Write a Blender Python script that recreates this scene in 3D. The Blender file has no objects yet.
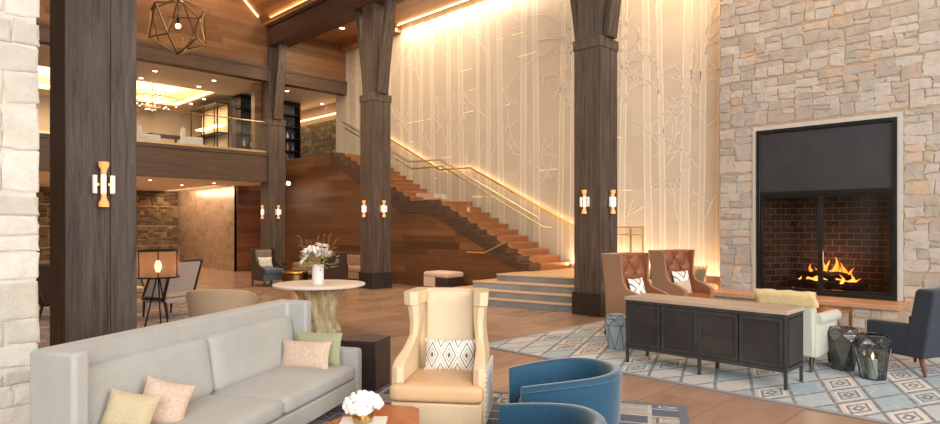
import bpy, bmesh, math, random
from mathutils import Vector, Matrix, noise
PI = math.pi
S2 = math.sqrt(2)
C = bpy.context.scene.collection
rnd = random.Random(7)
HC = 1.65
F = 620.0

def W(r, d, z=0.0):
    """lens-free helper: r metres right and d metres ahead of the viewpoint -> building axes"""
    return ((d + r) / S2, (d - r) / S2, z)
def face(fr, fd):
    wx, wy = (fd + fr) / S2, (fd - fr) / S2
    return math.atan2(wx, -wy)

# ------------------------------------------------------------------ materials
class NT:
    def __init__(s, name):
        s.m = bpy.data.materials.new(name); s.m.use_nodes = True
        s.t = s.m.node_tree; s.t.nodes.clear()
        s.out = s.t.nodes.new('ShaderNodeOutputMaterial')
        s.p = s.t.nodes.new('ShaderNodeBsdfPrincipled')
        s.t.links.new(s.p.outputs[0], s.out.inputs[0])
    def n(s, typ, **kw):
        x = s.t.nodes.new(typ)
        for k, v in kw.items(): setattr(x, k, v)
        return x
    def link(s, a, b): s.t.links.new(a, b)
    def put(s, sock, v):
        if hasattr(v, 'is_output') or isinstance(v, bpy.types.NodeSocket): s.link(v, sock)
        else: sock.default_value = v
    def math(s, op, a, b=None, c=None):
        x = s.n('ShaderNodeMath', operation=op); s.put(x.inputs[0], a)
        if b is not None: s.put(x.inputs[1], b)
        if c is not None: s.put(x.inputs[2], c)
        return x.outputs[0]
    def coord(s, kind='Object'):
        return s.n('ShaderNodeTexCoord').outputs[kind]
    def sep(s, v):
        x = s.n('ShaderNodeSeparateXYZ'); s.link(v, x.inputs[0]); return x.outputs
    def comb(s, a, b, c=0.0):
        x = s.n('ShaderNodeCombineXYZ'); s.put(x.inputs[0], a); s.put(x.inputs[1], b); s.put(x.inputs[2], c); return x.outputs[0]
    def white(s, v):
        x = s.n('ShaderNodeTexWhiteNoise', noise_dimensions='3D'); s.link(v, x.inputs[0]); return x.outputs
    def noise(s, v, scale, detail=4, rough=.55, dist=0):
        x = s.n('ShaderNodeTexNoise'); s.link(v, x.inputs['Vector'])
        x.inputs['Scale'].default_value = scale; x.inputs['Detail'].default_value = detail
        x.inputs['Roughness'].default_value = rough; x.inputs['Distortion'].default_value = dist
        return x.outputs[0]
    def scale(s, v, sx, sy, sz):
        x = s.n('ShaderNodeMapping'); s.link(v, x.inputs[0]); x.inputs['Scale'].default_value = (sx, sy, sz); return x.outputs[0]
    def ramp(s, f, stops, interp='LINEAR'):
        x = s.n('ShaderNodeValToRGB'); s.put(x.inputs[0], f); e = x.color_ramp.elements
        x.color_ramp.interpolation = interp
        while len(e) < len(stops): e.new(.5)
        for i, (p, c) in enumerate(stops):
            e[i].position = p; e[i].color = (*c[:3], 1)
        return x.outputs[0]
    def mix(s, f, a, b, mode='MIX'):
        x = s.n('ShaderNodeMix', data_type='RGBA', blend_type=mode)
        s.put(x.inputs[0], f)
        for k, v in ((6, a), (7, b)):
            if isinstance(v, tuple): x.inputs[k].default_value = (*v[:3], 1)
            else: s.link(v, x.inputs[k])
        return x.outputs[2]
    def bump(s, h, strength=.3, dist=.01):
        x = s.n('ShaderNodeBump'); x.inputs['Strength'].default_value = strength; x.inputs['Distance'].default_value = dist
        s.link(h, x.inputs['Height']); s.link(x.outputs[0], s.p.inputs['Normal'])
    def base(s, c, rough=.6, metal=0.0, spec=.5):
        if isinstance(c, tuple): s.p.inputs['Base Color'].default_value = (*c[:3], 1)
        else: s.link(c, s.p.inputs['Base Color'])
        s.put(s.p.inputs['Roughness'], rough); s.p.inputs['Metallic'].default_value = metal
        s.p.inputs['Specular IOR Level'].default_value = spec
        return s

def mul(c, k): return tuple(min(1, x * k) for x in c)

def m_plain(name, c, rough=.5, metal=0.0, var=.08, scale=6, bumpy=0.0, spec=.5):
    t = NT(name); co = t.coord()
    f = t.noise(co, scale)
    t.base(t.ramp(f, [(.3, mul(c, 1 - var)), (.7, mul(c, 1 + var))]), rough, metal, spec)
    if bumpy: t.bump(t.noise(co, scale * 8), bumpy, .004)
    return t.m

def m_fabric(name, c, var=.12, weave=260, rough=.9, sheen=.25, mott=5.0):
    t = NT(name); co = t.coord()
    f = t.noise(co, weave, 2, .6); g = t.noise(co, mott, 3)
    h = t.math('ADD', t.math('MULTIPLY', f, .65), t.math('MULTIPLY', g, .35))
    t.base(t.ramp(h, [(.35, mul(c, 1 - var)), (.65, mul(c, 1 + var))]), rough, 0, .2)
    t.p.inputs['Sheen Weight'].default_value = sheen
    t.bump(f, .25, .002)
    return t.m

def m_wood(name, c1, c2, axis='z', rough=.5, sc=1.0, spec=.4, bumpy=.25):
    t = NT(name); co = t.coord()
    k = {'x': (.7, 14, 14), 'y': (14, .7, 14), 'z': (14, 14, .7)}[axis]
    v = t.scale(co, *[q * sc for q in k])
    f = t.noise(v, 1.6, 6, .65, .6); g = t.noise(v, 9, 3, .6)
    h = t.math('ADD', t.math('MULTIPLY', f, .7), t.math('MULTIPLY', g, .3))
    t.base(t.ramp(h, [(.33, c1), (.68, c2)]), rough, 0, spec)
    t.bump(h, bumpy, .004)
    return t.m

def m_planks(name, au, av, h, L, cols, rough=.45, joint=.006, spec=.4, grain=.25, bumpy=.3, lvar=True):
    """planks running along axis au, stacked along av (object coordinates = building axes)"""
    t = NT(name); s = t.sep(t.coord()); u, v = s['XYZ'.index(au)], s['XYZ'.index(av)]
    row = t.math('FLOOR', t.math('DIVIDE', v, h))
    off = t.white(t.comb(row, 3.1, 1.7))[0]
    uu = t.math('ADD', t.math('DIVIDE', u, L), t.math('MULTIPLY', off, 7.3))
    cell = t.math('FLOOR', uu)
    wn = t.white(t.comb(row, cell, 9.4))[0]
    fv = t.math('FRACT', t.math('DIVIDE', v, h)); fu = t.math('FRACT', uu)
    jl = t.math('MAXIMUM', t.math('LESS_THAN', fv, joint / h), t.math('LESS_THAN', fu, joint / L))
    n = len(cols)
    col = t.ramp(wn, [((i + .0) / max(1, n - 1), c) for i, c in enumerate(cols)])
    gv = t.comb(t.math('MULTIPLY', uu, L * 1.2), t.math('ADD', t.math('MULTIPLY', v, 16), t.math('MULTIPLY', wn, 31)), row)
    g = t.noise(gv, 1.6, 6, .65, .7)
    col = t.mix(t.math('MULTIPLY', g, 1.0), t.mix(1.0, col, (1 - grain,) * 3, 'MULTIPLY'), t.mix(1.0, col, (1 + grain,) * 3, 'MULTIPLY'))
    col = t.mix(jl, col, t.mix(1.0, col, (.3, .3, .3), 'MULTIPLY'))
    t.base(col, rough, 0, spec)
    hgt = t.math('SUBTRACT', t.math('MULTIPLY', g, .3), jl)
    t.bump(hgt, bumpy, .006)
    return t.m

def m_metal(name, c, rough=.3): return m_plain(name, c, rough, 1.0, .12, 5)

def m_emit(name, c, strength):
    t = NT(name); t.base(c, .5)
    t.p.inputs['Emission Color'].default_value = (*c, 1); t.p.inputs['Emission Strength'].default_value = strength
    return t.m

def m_glass(name, tint=(.95, .97, .96), refl=.10, rough=.02):
    t = NT(name); t.t.nodes.remove(t.p)
    tr = t.n('ShaderNodeBsdfTransparent'); tr.inputs[0].default_value = (*tint, 1)
    gl = t.n('ShaderNodeBsdfGlossy'); gl.inputs['Roughness'].default_value = rough
    fr = t.n('ShaderNodeLayerWeight'); fr.inputs[0].default_value = .25
    mx = t.n('ShaderNodeMixShader')
    t.link(t.math('ADD', t.math('MULTIPLY', t.math('POWER', fr.outputs[1], 2.0), .5), refl * .5), mx.inputs[0]); t.link(tr.outputs[0], mx.inputs[1]); t.link(gl.outputs[0], mx.inputs[2])
    t.link(mx.outputs[0], t.out.inputs[0])
    return t.m

def m_stone(name, cols, scale=1.0, rough=.85, bumpy=.7, ochre=None):
    t = NT(name); co = t.coord()
    at = t.n('ShaderNodeAttribute', attribute_name='tone').outputs['Fac']
    col = t.ramp(at, cols)
    f = t.noise(co, 5 * scale, 8, .65); g = t.noise(co, 24 * scale, 5, .6)
    col = t.mix(t.ramp(f, [(.35, (0, 0, 0)), (.75, (1, 1, 1))]), t.mix(1.0, col, (.86, .84, .80), 'MULTIPLY'), t.mix(1.0, col, (1.08, 1.07, 1.05), 'MULTIPLY'))
    if ochre: col = t.mix(t.ramp(t.noise(co, 2.6, 8, .75, .6), [(.52, (0, 0, 0)), (.68, (.8, .8, .8))]), col, ochre)
    t.base(col, rough, 0, .25)
    t.bump(t.math('ADD', f, t.math('MULTIPLY', g, .35)), bumpy, .03 / scale)
    return t.m

def m_tiles(name, au, av, w, h, c1, c2, cj, joint=.006, rough=.3, spec=.5, off=.5, metal=0.0, streak=0.0):
    t = NT(name); s = t.sep(t.coord()); u, v = s['XYZ'.index(au)], s['XYZ'.index(av)]
    row = t.math('FLOOR', t.math('DIVIDE', v, h))
    uu = t.math('ADD', t.math('DIVIDE', u, w), t.math('MULTIPLY', row, off))
    cell = t.math('FLOOR', uu); wn = t.white(t.comb(row, cell, 2.2))[0]
    fv = t.math('FRACT', t.math('DIVIDE', v, h)); fu = t.math('FRACT', uu)
    jl = t.math('MAXIMUM', t.math('LESS_THAN', fv, joint / h), t.math('LESS_THAN', fu, joint / w))
    sv = t.comb(t.math('MULTIPLY', u, 1.0), t.math('MULTIPLY', v, 1.0 + streak), t.math('MULTIPLY', wn, 20))
    f = t.noise(sv, 1.3, 7, .6, .5)
    k = t.math('ADD', t.math('MULTIPLY', wn, .35), t.math('MULTIPLY', f, .65))
    col = t.ramp(k, [(.3, c1), (.7, c2)])
    col = t.mix(jl, col, cj)
    t.base(col, t.math('ADD', rough, t.math('MULTIPLY', f, .12)), metal, spec)
    t.bump(t.math('MULTIPLY', jl, -1.0), .3, .003)
    return t.m

def m_rug(name, sx, sy, cols, line, cream, lw=.09, wob=.04, motif=True, grid=False):
    t = NT(name); co = t.coord(); s = t.sep(co)
    nz = t.n('ShaderNodeTexNoise'); t.link(co, nz.inputs['Vector']); nz.inputs['Scale'].default_value = 3.0
    ns = t.sep(nz.outputs['Color'])
    x = t.math('ADD', s[0], t.math('MULTIPLY', t.math('SUBTRACT', ns[0], .5), wob * 2)); y = t.math('ADD', s[1], t.math('MULTIPLY', t.math('SUBTRACT', ns[1], .5), wob * 2))
    a = t.math('ADD', t.math('DIVIDE', x, sx), t.math('DIVIDE', y, sy)); b = t.math('SUBTRACT', t.math('DIVIDE', x, sx), t.math('DIVIDE', y, sy))
    if grid: a, b = t.math('DIVIDE', x, sx), t.math('DIVIDE', y, sy)
    ca, cb = t.math('FLOOR', a), t.math('FLOOR', b)
    wn = t.white(t.comb(ca, cb, .5))[0]
    fa = t.math('ABSOLUTE', t.math('SUBTRACT', t.math('FRACT', a), .5)); fb = t.math('ABSOLUTE', t.math('SUBTRACT', t.math('FRACT', b), .5))
    mx = t.math('MAXIMUM', fa, fb); mn = t.math('ADD', fa, fb)
    n = len(cols)
    col = t.ramp(wn, [(i / n, c) for i, c in enumerate(cols)], 'CONSTANT')
    if motif:
        r1 = t.math('MULTIPLY', t.math('GREATER_THAN', mx, .22), t.math('LESS_THAN', mx, .29))
        r2 = t.math('MULTIPLY', t.math('LESS_THAN', mn, .20), t.math('GREATER_THAN', mn, .08))
        sel = t.math('GREATER_THAN', t.white(t.comb(cb, ca, 4.4))[0], .62)
        col = t.mix(t.math('MULTIPLY', t.math('MAXIMUM', r1, r2), sel), col, line)
        r3 = t.math('MULTIPLY', t.math('GREATER_THAN', mx, .29), t.math('LESS_THAN', mx, .36))
        col = t.mix(t.math('MULTIPLY', r3, sel), col, cream)
    col = t.mix(t.math('GREATER_THAN', mx, .5 - lw * .5), col, line)
    wv = t.noise(co, 14, 4, .7)
    col = t.mix(t.ramp(wv, [(.45, (0, 0, 0)), (.78, (.6, .6, .6))]), col, cream)
    t.base(col, .95, 0, .1); t.p.inputs['Sheen Weight'].default_value = .2
    t.bump(t.noise(co, 220, 2), .4, .004)
    return t.m

def m_stripes(name, axis, w, ca, cb, duty=.5):
    t = NT(name); s = t.sep(t.coord())[('XYZ').index(axis)]
    f = t.math('LESS_THAN', t.math('FRACT', t.math('DIVIDE', s, w)), duty)
    t.base(t.mix(f, ca, cb), .9, 0, .2); return t.m

def m_diamond(name, ax, az, w, h, ground, cols, off=(0, 0)):
    """ikat-like nested lozenges"""
    t = NT(name); s = t.sep(t.coord())
    x = t.math('ADD', t.math('DIVIDE', s['XYZ'.index(ax)], w), off[0] + .5); z = t.math('ADD', t.math('DIVIDE', s['XYZ'.index(az)], h), off[1] + .5)
    fx = t.math('ABSOLUTE', t.math('SUBTRACT', t.math('FRACT', x), .5)); fz = t.math('ABSOLUTE', t.math('SUBTRACT', t.math('FRACT', z), .5))
    d = t.math('ADD', fx, fz)
    st = [(0, cols[0]), (.10, ground), (.17, cols[1]), (.24, ground), (.34, cols[0]), (.40, ground), (.52, cols[1]), (.57, ground), (.72, cols[0]), (.77, ground)]
    t.base(t.ramp(d, st, 'CONSTANT'), .9, 0, .2); return t.m

def srgb(r, g, b):
    f = lambda c: ((c / 255 + .055) / 1.055) ** 2.4 if c / 255 > .04045 else c / 255 / 12.92
    return (f(r), f(g), f(b))

M = {}
M['timber'] = m_wood('dark_timber', srgb(40, 31, 26), srgb(106, 91, 79), 'z', .6)
M['timber_y'] = m_wood('dark_timber_along', srgb(58, 40, 30), srgb(92, 66, 50), 'y', .55)
M['timber_x'] = m_wood('dark_timber_fascia', srgb(58, 45, 36), srgb(98, 78, 63), 'x', .55)
M['plinth'] = m_wood('plinth_wood', srgb(40, 32, 30), srgb(58, 47, 43), 'z', .5)
M['plank_wall'] = m_planks('walnut_planks_upper', 'X', 'Z', .19, 2.4, [srgb(102, 72, 46), srgb(124, 90, 58), srgb(138, 102, 66), srgb(114, 80, 50)], .4)
M['plank_stair'] = m_planks('walnut_planks_stair', 'Y', 'Z', .17, 2.1, [srgb(88, 58, 34), srgb(114, 76, 45), srgb(100, 65, 38), srgb(126, 86, 54), srgb(80, 52, 32)], .38)
M['plank_niche'] = m_planks('walnut_planks_niche', 'X', 'Z', .17, 2.1, [srgb(90, 54, 32), srgb(130, 80, 48), srgb(104, 62, 36)], .38)
M['plank_ceil'] = m_planks('cedar_boards', 'Y', 'X', .12, 3.0, [srgb(150, 108, 66), srgb(170, 124, 78), srgb(136, 96, 58)], .4)
M['tread'] = m_wood('oak_tread', srgb(146, 94, 56), srgb(182, 126, 82), 'x', .4)
M['curb'] = m_wood('dark_stringer', srgb(62, 44, 34), srgb(92, 68, 52), 'y', .5)
M['stone_wall'] = m_stone('ledge_stone', [(0, srgb(172, 163, 154)), (.35, srgb(184, 178, 171)), (.75, srgb(194, 187, 180)), (.92, srgb(190, 176, 160)), (1, srgb(190, 160, 132))], 1.0, .85, 1.0, srgb(206, 166, 128))
M['stone_pier'] = m_stone('cream_stone', [(0, srgb(194, 188, 177)), (.5, srgb(212, 206, 196)), (1, srgb(222, 216, 206))], 1.6, .85, 1.0, srgb(206, 188, 160))
M['mortar'] = m_plain('mortar', srgb(176, 152, 128), .9, 0, .1, 9, .4)
M['mortar_pale'] = m_plain('pale_mortar', srgb(202, 194, 180), .9, 0, .1, 9, .4)
M['stone_far'] = m_stone('brown_stone', [(0, srgb(84, 68, 50)), (.5, srgb(120, 98, 70)), (1, srgb(150, 124, 92))], 1.0)
M['stone_up'] = m_stone('olive_stone', [(0, srgb(120, 106, 84)), (.5, srgb(150, 134, 106)), (1, srgb(176, 158, 126))], 1.0)
M['hearth_wood'] = m_wood('hearth_slab', srgb(176, 128, 96), srgb(204, 160, 128), 'y', .4)
M['limestone'] = m_plain('pale_limestone', srgb(190, 184, 174), .7, 0, .05, 5)
M['floor'] = m_tiles('floor_stone', 'X', 'Y', 1.2, .6, srgb(150, 120, 100), srgb(176, 146, 124), srgb(128, 104, 88), .008, .14, .5, .33, 0, 3.0)
M['tree_tile'] = m_tiles('backlit_wall_tile', 'Y', 'Z', 1.22, .61, srgb(190, 179, 160), srgb(198, 188, 170), srgb(202, 190, 168), .008, .55, .3, .5)
M['tree_line'] = m_plain('inlaid_tree_line', srgb(222, 213, 198), .5, 0, .02)
M['tree_fill'] = m_plain('inlaid_trunk', srgb(203, 193, 176), .5, 0, .03)
M['dash'] = m_emit('lit_joint', (1.0, .70, .42), .9)
M['pearl_tile'] = m_tiles('pearl_wall_tile', 'Y', 'Z', .6, .2, srgb(158, 132, 110), srgb(178, 152, 128), srgb(136, 112, 92), .006, .22, .8, .5, .35)
M['brick'] = m_tiles('fire_brick', 'Y', 'Z', .23, .115, srgb(54, 45, 42), srgb(78, 66, 60), srgb(128, 114, 106), .012, .8, .3, .5)
M['brick_x'] = m_tiles('fire_brick_side', 'X', 'Z', .23, .115, srgb(54, 45, 42), srgb(78, 66, 60), srgb(128, 114, 106), .012, .8, .3, .5)
M['iron'] = m_plain('blackened_iron', srgb(44, 42, 42), .35, .6, .2, 3)
M['iron_panel'] = m_plain('gunmetal_panel', srgb(84, 84, 90), .32, .7, .12, 2)
M['black'] = m_plain('black_metal', srgb(28, 26, 25), .4, .6, .1)
M['mesh_screen'] = m_glass('spark_screen', (.72, .70, .68), .05, .1)
M['white_ceil'] = m_plain('plaster_ceiling', srgb(226, 214, 196), .8, 0, .02)
M['cream_wall'] = m_plain('cream_plaster', srgb(214, 196, 168), .8, 0, .04)
M['sofa'] = m_fabric('sofa_linen', srgb(170, 168, 161), .10, 120, .9, .15, 6)
M['sofa_arm'] = M['sofa']
M['leg_dark'] = m_wood('dark_leg', srgb(40, 26, 20), srgb(62, 42, 32), 'z', .4)
M['leg_wal'] = m_wood('walnut_leg', srgb(80, 46, 30), srgb(116, 70, 46), 'z', .4)
M['cream'] = m_fabric('cream_leather', srgb(216, 190, 154), .04, 60, .42, 0)
M['cream_in'] = m_fabric('cream_linen_panel', srgb(220, 199, 168), .06, 160, .85, .1)
M['tan_seat'] = m_fabric('tan_leather_seat', srgb(220, 178, 134), .04, 50, .38, 0)
M['ikat'] = m_diamond('ikat_cloth', 'X', 'Z', .14, .26, srgb(228, 222, 210), [srgb(96, 104, 116), srgb(186, 168, 142)], (0, .5))
M['ikat_out'] = m_diamond('ikat_outer', 'Y', 'Z', .10, .22, srgb(224, 220, 210), [srgb(96, 112, 124), srgb(150, 150, 146)])
M['velvet'] = m_fabric('teal_blue_velvet', srgb(28, 70, 94), .12, 40, .6, .35, 7)
M['brass'] = m_metal('antique_brass', srgb(196, 160, 96), .28)
M['brass_pale'] = m_metal('pale_brass', srgb(206, 184, 140), .3)
M['dark_table'] = m_wood('espresso_veneer', srgb(46, 34, 32), srgb(66, 52, 48), 'x', .35)
M['coffee'] = m_wood('cherry_top', srgb(150, 72, 28), srgb(190, 104, 48), 'y', .22, .6)
M['marble'] = m_plain('white_marble', srgb(228, 218, 210), .3, 0, .05, 3)
M['trunk'] = m_wood('petrified_trunk', srgb(122, 100, 62), srgb(216, 200, 158), 'z', .5, 1.0, .4, .8)
M['white_glaze'] = m_plain('white_glaze', srgb(236, 234, 230), .25, 0, .02)
M['petal'] = m_plain('white_petal', srgb(246, 244, 238), .6, 0, .03, 20)
M['leaf'] = m_plain('leaf_green', srgb(134, 152, 78), .5, 0, .25, 9)
M['twig'] = m_plain('curly_twig', srgb(160, 118, 84), .6, 0, .1)
M['rug_big'] = m_rug('pale_blue_rug', .87, .37, [srgb(150, 162, 168), srgb(186, 182, 176), srgb(130, 152, 162), srgb(178, 172, 164), srgb(160, 166, 168)], srgb(84, 78, 82), srgb(196, 190, 180), .10, .012)
M['rug_navy'] = m_rug('navy_rug', .36, .22, [srgb(30, 40, 68), srgb(48, 56, 80), srgb(150, 140, 130), srgb(32, 44, 74)], srgb(176, 164, 150), srgb(70, 68, 78), .10, .01, True, True)
M['rug_navy_edge'] = m_fabric('navy_border', srgb(34, 44, 72), .15, 80)
M['rug_big_edge'] = m_fabric('grey_border', srgb(120, 112, 110), .15, 60)
M['rug_lounge'] = m_rug('lounge_rug', .35, .35, [srgb(92, 100, 116), srgb(150, 122, 100), srgb(112, 84, 76)], srgb(60, 52, 56), srgb(170, 156, 140), .14, .03)
M['copper_lea'] = m_fabric('caramel_leather', srgb(142, 88, 60), .10, 40, .36, 0)
M['copper_out'] = m_fabric('caramel_linen', srgb(152, 116, 88), .10, 160, .85, .2)
M['slate'] = m_fabric('slate_blue_fabric', srgb(50, 55, 64), .14, 140, .85, .12)
M['sage'] = m_fabric('pale_sage_linen', srgb(184, 184, 168), .08, 150, .85, .15)
M['throw'] = m_fabric('gold_throw', srgb(206, 182, 132), .12, 60, .9, .2)
M['greige'] = m_fabric('greige_weave', srgb(126, 114, 100), .1, 90)
M['banq'] = m_fabric('banquette_leather', srgb(160, 128, 102), .08, 60, .6, .1)
M['beige'] = m_fabric('beige_linen', srgb(200, 178, 150), .10, 150, .85, .15)
M['pink'] = m_fabric('blush_weave', srgb(200, 174, 152), .14, 50, .9, .2)
M['olive'] = m_fabric('pale_olive_weave', srgb(160, 160, 126), .10, 90, .9, .2)
M['sand'] = m_fabric('sand_weave', srgb(190, 172, 140), .10, 90, .9, .2)
M['taupe'] = m_fabric('taupe_linen', srgb(172, 148, 120), .08, 120, .85, .2)
M['cab_top'] = m_wood('weathered_top', srgb(160, 138, 118), srgb(196, 176, 156), 'y', .35)
M['cab_mesh'] = m_plain('dark_mesh_panel', srgb(70, 67, 66), .38, .5, .25, 2)
M['cab_iron'] = m_plain('riveted_iron', srgb(84, 84, 86), .38, .7, .2, 7)
M['gem'] = m_plain('smoked_mirror', srgb(120, 122, 118), .16, .85, .15, 2)
M['gem_glass'] = m_glass('smoked_glass', (.50, .53, .51), .22, .05)
M['pale_gem'] = m_plain('pale_blue_glaze', srgb(158, 180, 188), .25, 0, .06, 3)
M['glass'] = m_glass('clear_glass')
M['tweed'] = m_stripes('striped_tweed', 'Z', .03, srgb(196, 188, 182), srgb(166, 160, 158))
M['bluegrey'] = m_fabric('bluegrey_leather', srgb(78, 92, 104), .1, 60, .5, .1)
M['brown_dark'] = m_fabric('dark_brown_leather', srgb(58, 36, 28), .1, 60, .45, .1)
M['orange_str'] = m_stripes('orange_stripe', 'Y', .12, srgb(206, 142, 92), srgb(232, 186, 140))
M['grey_green'] = m_fabric('grey_green', srgb(120, 116, 84), .1, 90)
M['shade'] = None
M['slate_block'] = m_tiles('dark_slate_shelving', 'X', 'Z', .5, .3, srgb(46, 50, 58), srgb(88, 90, 96), srgb(40, 40, 44), .02, .4, .4, .3)
M['fire'] = None
M['log'] = m_wood('charred_log', srgb(22, 17, 15), srgb(70, 48, 36), 'y', .9)
M['led'] = m_emit('warm_led', (1.0, .58, .26), 6)
M['led_hot'] = m_emit('warm_led_bright', (1.0, .60, .28), 9)
M['amber'] = m_emit('amber_glass_lit', (1.0, .36, .12), .75)
M['tube_lit'] = m_emit('lit_tube', (1.0, .86, .66), 6)
M['bulb'] = m_emit('bulb', (1.0, .48, .16), 18)
M['spot'] = m_emit('downlight_lens', (1.0, .85, .65), 12)
M['crystal'] = m_emit('crystal_lit', (1.0, .80, .55), 5)
M['cove'] = m_emit('cove_light', (1.0, .74, .42), 2.6)
M['ember'] = m_emit('embers', (1.0, .22, .03), 3)
M['candle'] = m_emit('candle_flame', (1.0, .62, .28), 9)
M['art'] = m_plain('art_print', srgb(196, 160, 120), .6, 0, .4, 6)

t = NT('flame'); s_ = t.sep(t.coord())[2]
t.base((0.9, .3, .05), .6)
t.link(t.ramp(t.math('MULTIPLY', s_, 2.2), [(0, (1.0, .50, .10)), (.45, (1.0, .26, .03)), (1, (.9, .10, .01))]), t.p.inputs['Emission Color'])
t.p.inputs['Emission Strength'].default_value = 5
M['fire'] = t.m
# gauze lamp shade: thin perforated mesh, part see-through, part diffusing
t = NT('shade_mesh'); t.t.nodes.remove(t.p)
tr = t.n('ShaderNodeBsdfTransparent'); tr.inputs[0].default_value = (1, 1, 1, 1)
tl = t.n('ShaderNodeBsdfTranslucent'); tl.inputs[0].default_value = (.62, .42, .30, 1)
df = t.n('ShaderNodeBsdfDiffuse'); df.inputs[0].default_value = (.20, .14, .11, 1)
a_ = t.n('ShaderNodeMixShader'); a_.inputs[0].default_value = .5; t.link(tl.outputs[0], a_.inputs[1]); t.link(df.outputs[0], a_.inputs[2])
b_ = t.n('ShaderNodeMixShader'); b_.inputs[0].default_value = .62; t.link(tr.outputs[0], b_.inputs[1]); t.link(a_.outputs[0], b_.inputs[2])
t.link(b_.outputs[0], t.out.inputs[0]); M['shade'] = t.m

# ------------------------------------------------------------------ mesh helpers
def B(): return bmesh.new()
def box(bm, x0, x1, y0, y1, z0, z1, mt=None):
    vs = [bm.verts.new(p) for p in ((x0, y0, z0), (x1, y0, z0), (x1, y1, z0), (x0, y1, z0), (x0, y0, z1), (x1, y0, z1), (x1, y1, z1), (x0, y1, z1))]
    for f in ((3, 2, 1, 0), (4, 5, 6, 7), (0, 1, 5, 4), (1, 2, 6, 5), (2, 3, 7, 6), (3, 0, 4, 7)): bm.faces.new([vs[i] for i in f])
    if mt is not None: bmesh.ops.transform(bm, matrix=mt, verts=vs)
    return vs
def prism(bm, poly, a0, a1, axis='z'):
    """poly: 2D points; axis z: (x,y); axis x: (y,z); axis y: (x,z)"""
    def P(p, a): return {'z': (p[0], p[1], a), 'x': (a, p[0], p[1]), 'y': (p[0], a, p[1])}[axis]
    v0 = [bm.verts.new(P(p, a0)) for p in poly]; v1 = [bm.verts.new(P(p, a1)) for p in poly]
    n = len(poly); bm.faces.new(v0[::-1]); bm.faces.new(v1)
    for i in range(n): bm.faces.new((v0[i], v0[(i + 1) % n], v1[(i + 1) % n], v1[i]))
def frame_of(d):
    d = Vector(d).normalized(); a = Vector((0, 0, 1)) if abs(d.z) < .95 else Vector((1, 0, 0))
    u = d.cross(a).normalized(); return u, d.cross(u).normalized()
def tube(bm, pts, r, seg=8, r1=None, cap=True):
    pts = [Vector(p) for p in pts]; n = len(pts); rings = []
    for i, p in enumerate(pts):
        d = (pts[min(i + 1, n - 1)] - pts[max(i - 1, 0)])
        u, w = frame_of(d); rr = r if r1 is None else r + (r1 - r) * i / max(1, n - 1)
        if i and rings:   # keep the ring from twisting
            u0 = (rings[-1][0].co - pts[i - 1]).normalized(); w = d.normalized().cross(u0).normalized(); u = w.cross(d.normalized()).normalized()
        rings.append([bm.verts.new(p + (u * math.cos(2 * PI * k / seg) + w * math.sin(2 * PI * k / seg)) * rr) for k in range(seg)])
    for a, b in zip(rings, rings[1:]):
        for k in range(seg): bm.faces.new((a[k], a[(k + 1) % seg], b[(k + 1) % seg], b[k]))
    if cap: bm.faces.new(rings[0][::-1]); bm.faces.new(rings[-1])
def lathe(bm, prof, seg=32, c=(0, 0), fn=None):
    rings = []
    for r, z in prof:
        rings.append([bm.verts.new((c[0] + r * math.cos(2 * PI * k / seg) * (fn(k / seg, z) if fn else 1), c[1] + r * math.sin(2 * PI * k / seg) * (fn(k / seg, z) if fn else 1), z)) for k in range(seg)])
    for a, b in zip(rings, rings[1:]):
        for k in range(seg): bm.faces.new((a[k], a[(k + 1) % seg], b[(k + 1) % seg], b[k]))
    bm.faces.new(rings[0][::-1]); bm.faces.new(rings[-1])
def bar(bm, p, q, w, h=None):
    """rectangular bar from p to q"""
    h = h or w; p, q = Vector(p), Vector(q); u, v = frame_of(q - p)
    A = [bm.verts.new(p + u * a * w / 2 + v * b * h / 2) for a, b in ((-1, -1), (1, -1), (1, 1), (-1, 1))]
    D = [bm.verts.new(q + u * a * w / 2 + v * b * h / 2) for a, b in ((-1, -1), (1, -1), (1, 1), (-1, 1))]
    bm.faces.new(A[::-1]); bm.faces.new(D)
    for i in range(4): bm.faces.new((A[i], A[(i + 1) % 4], D[(i + 1) % 4], D[i]))
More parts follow.
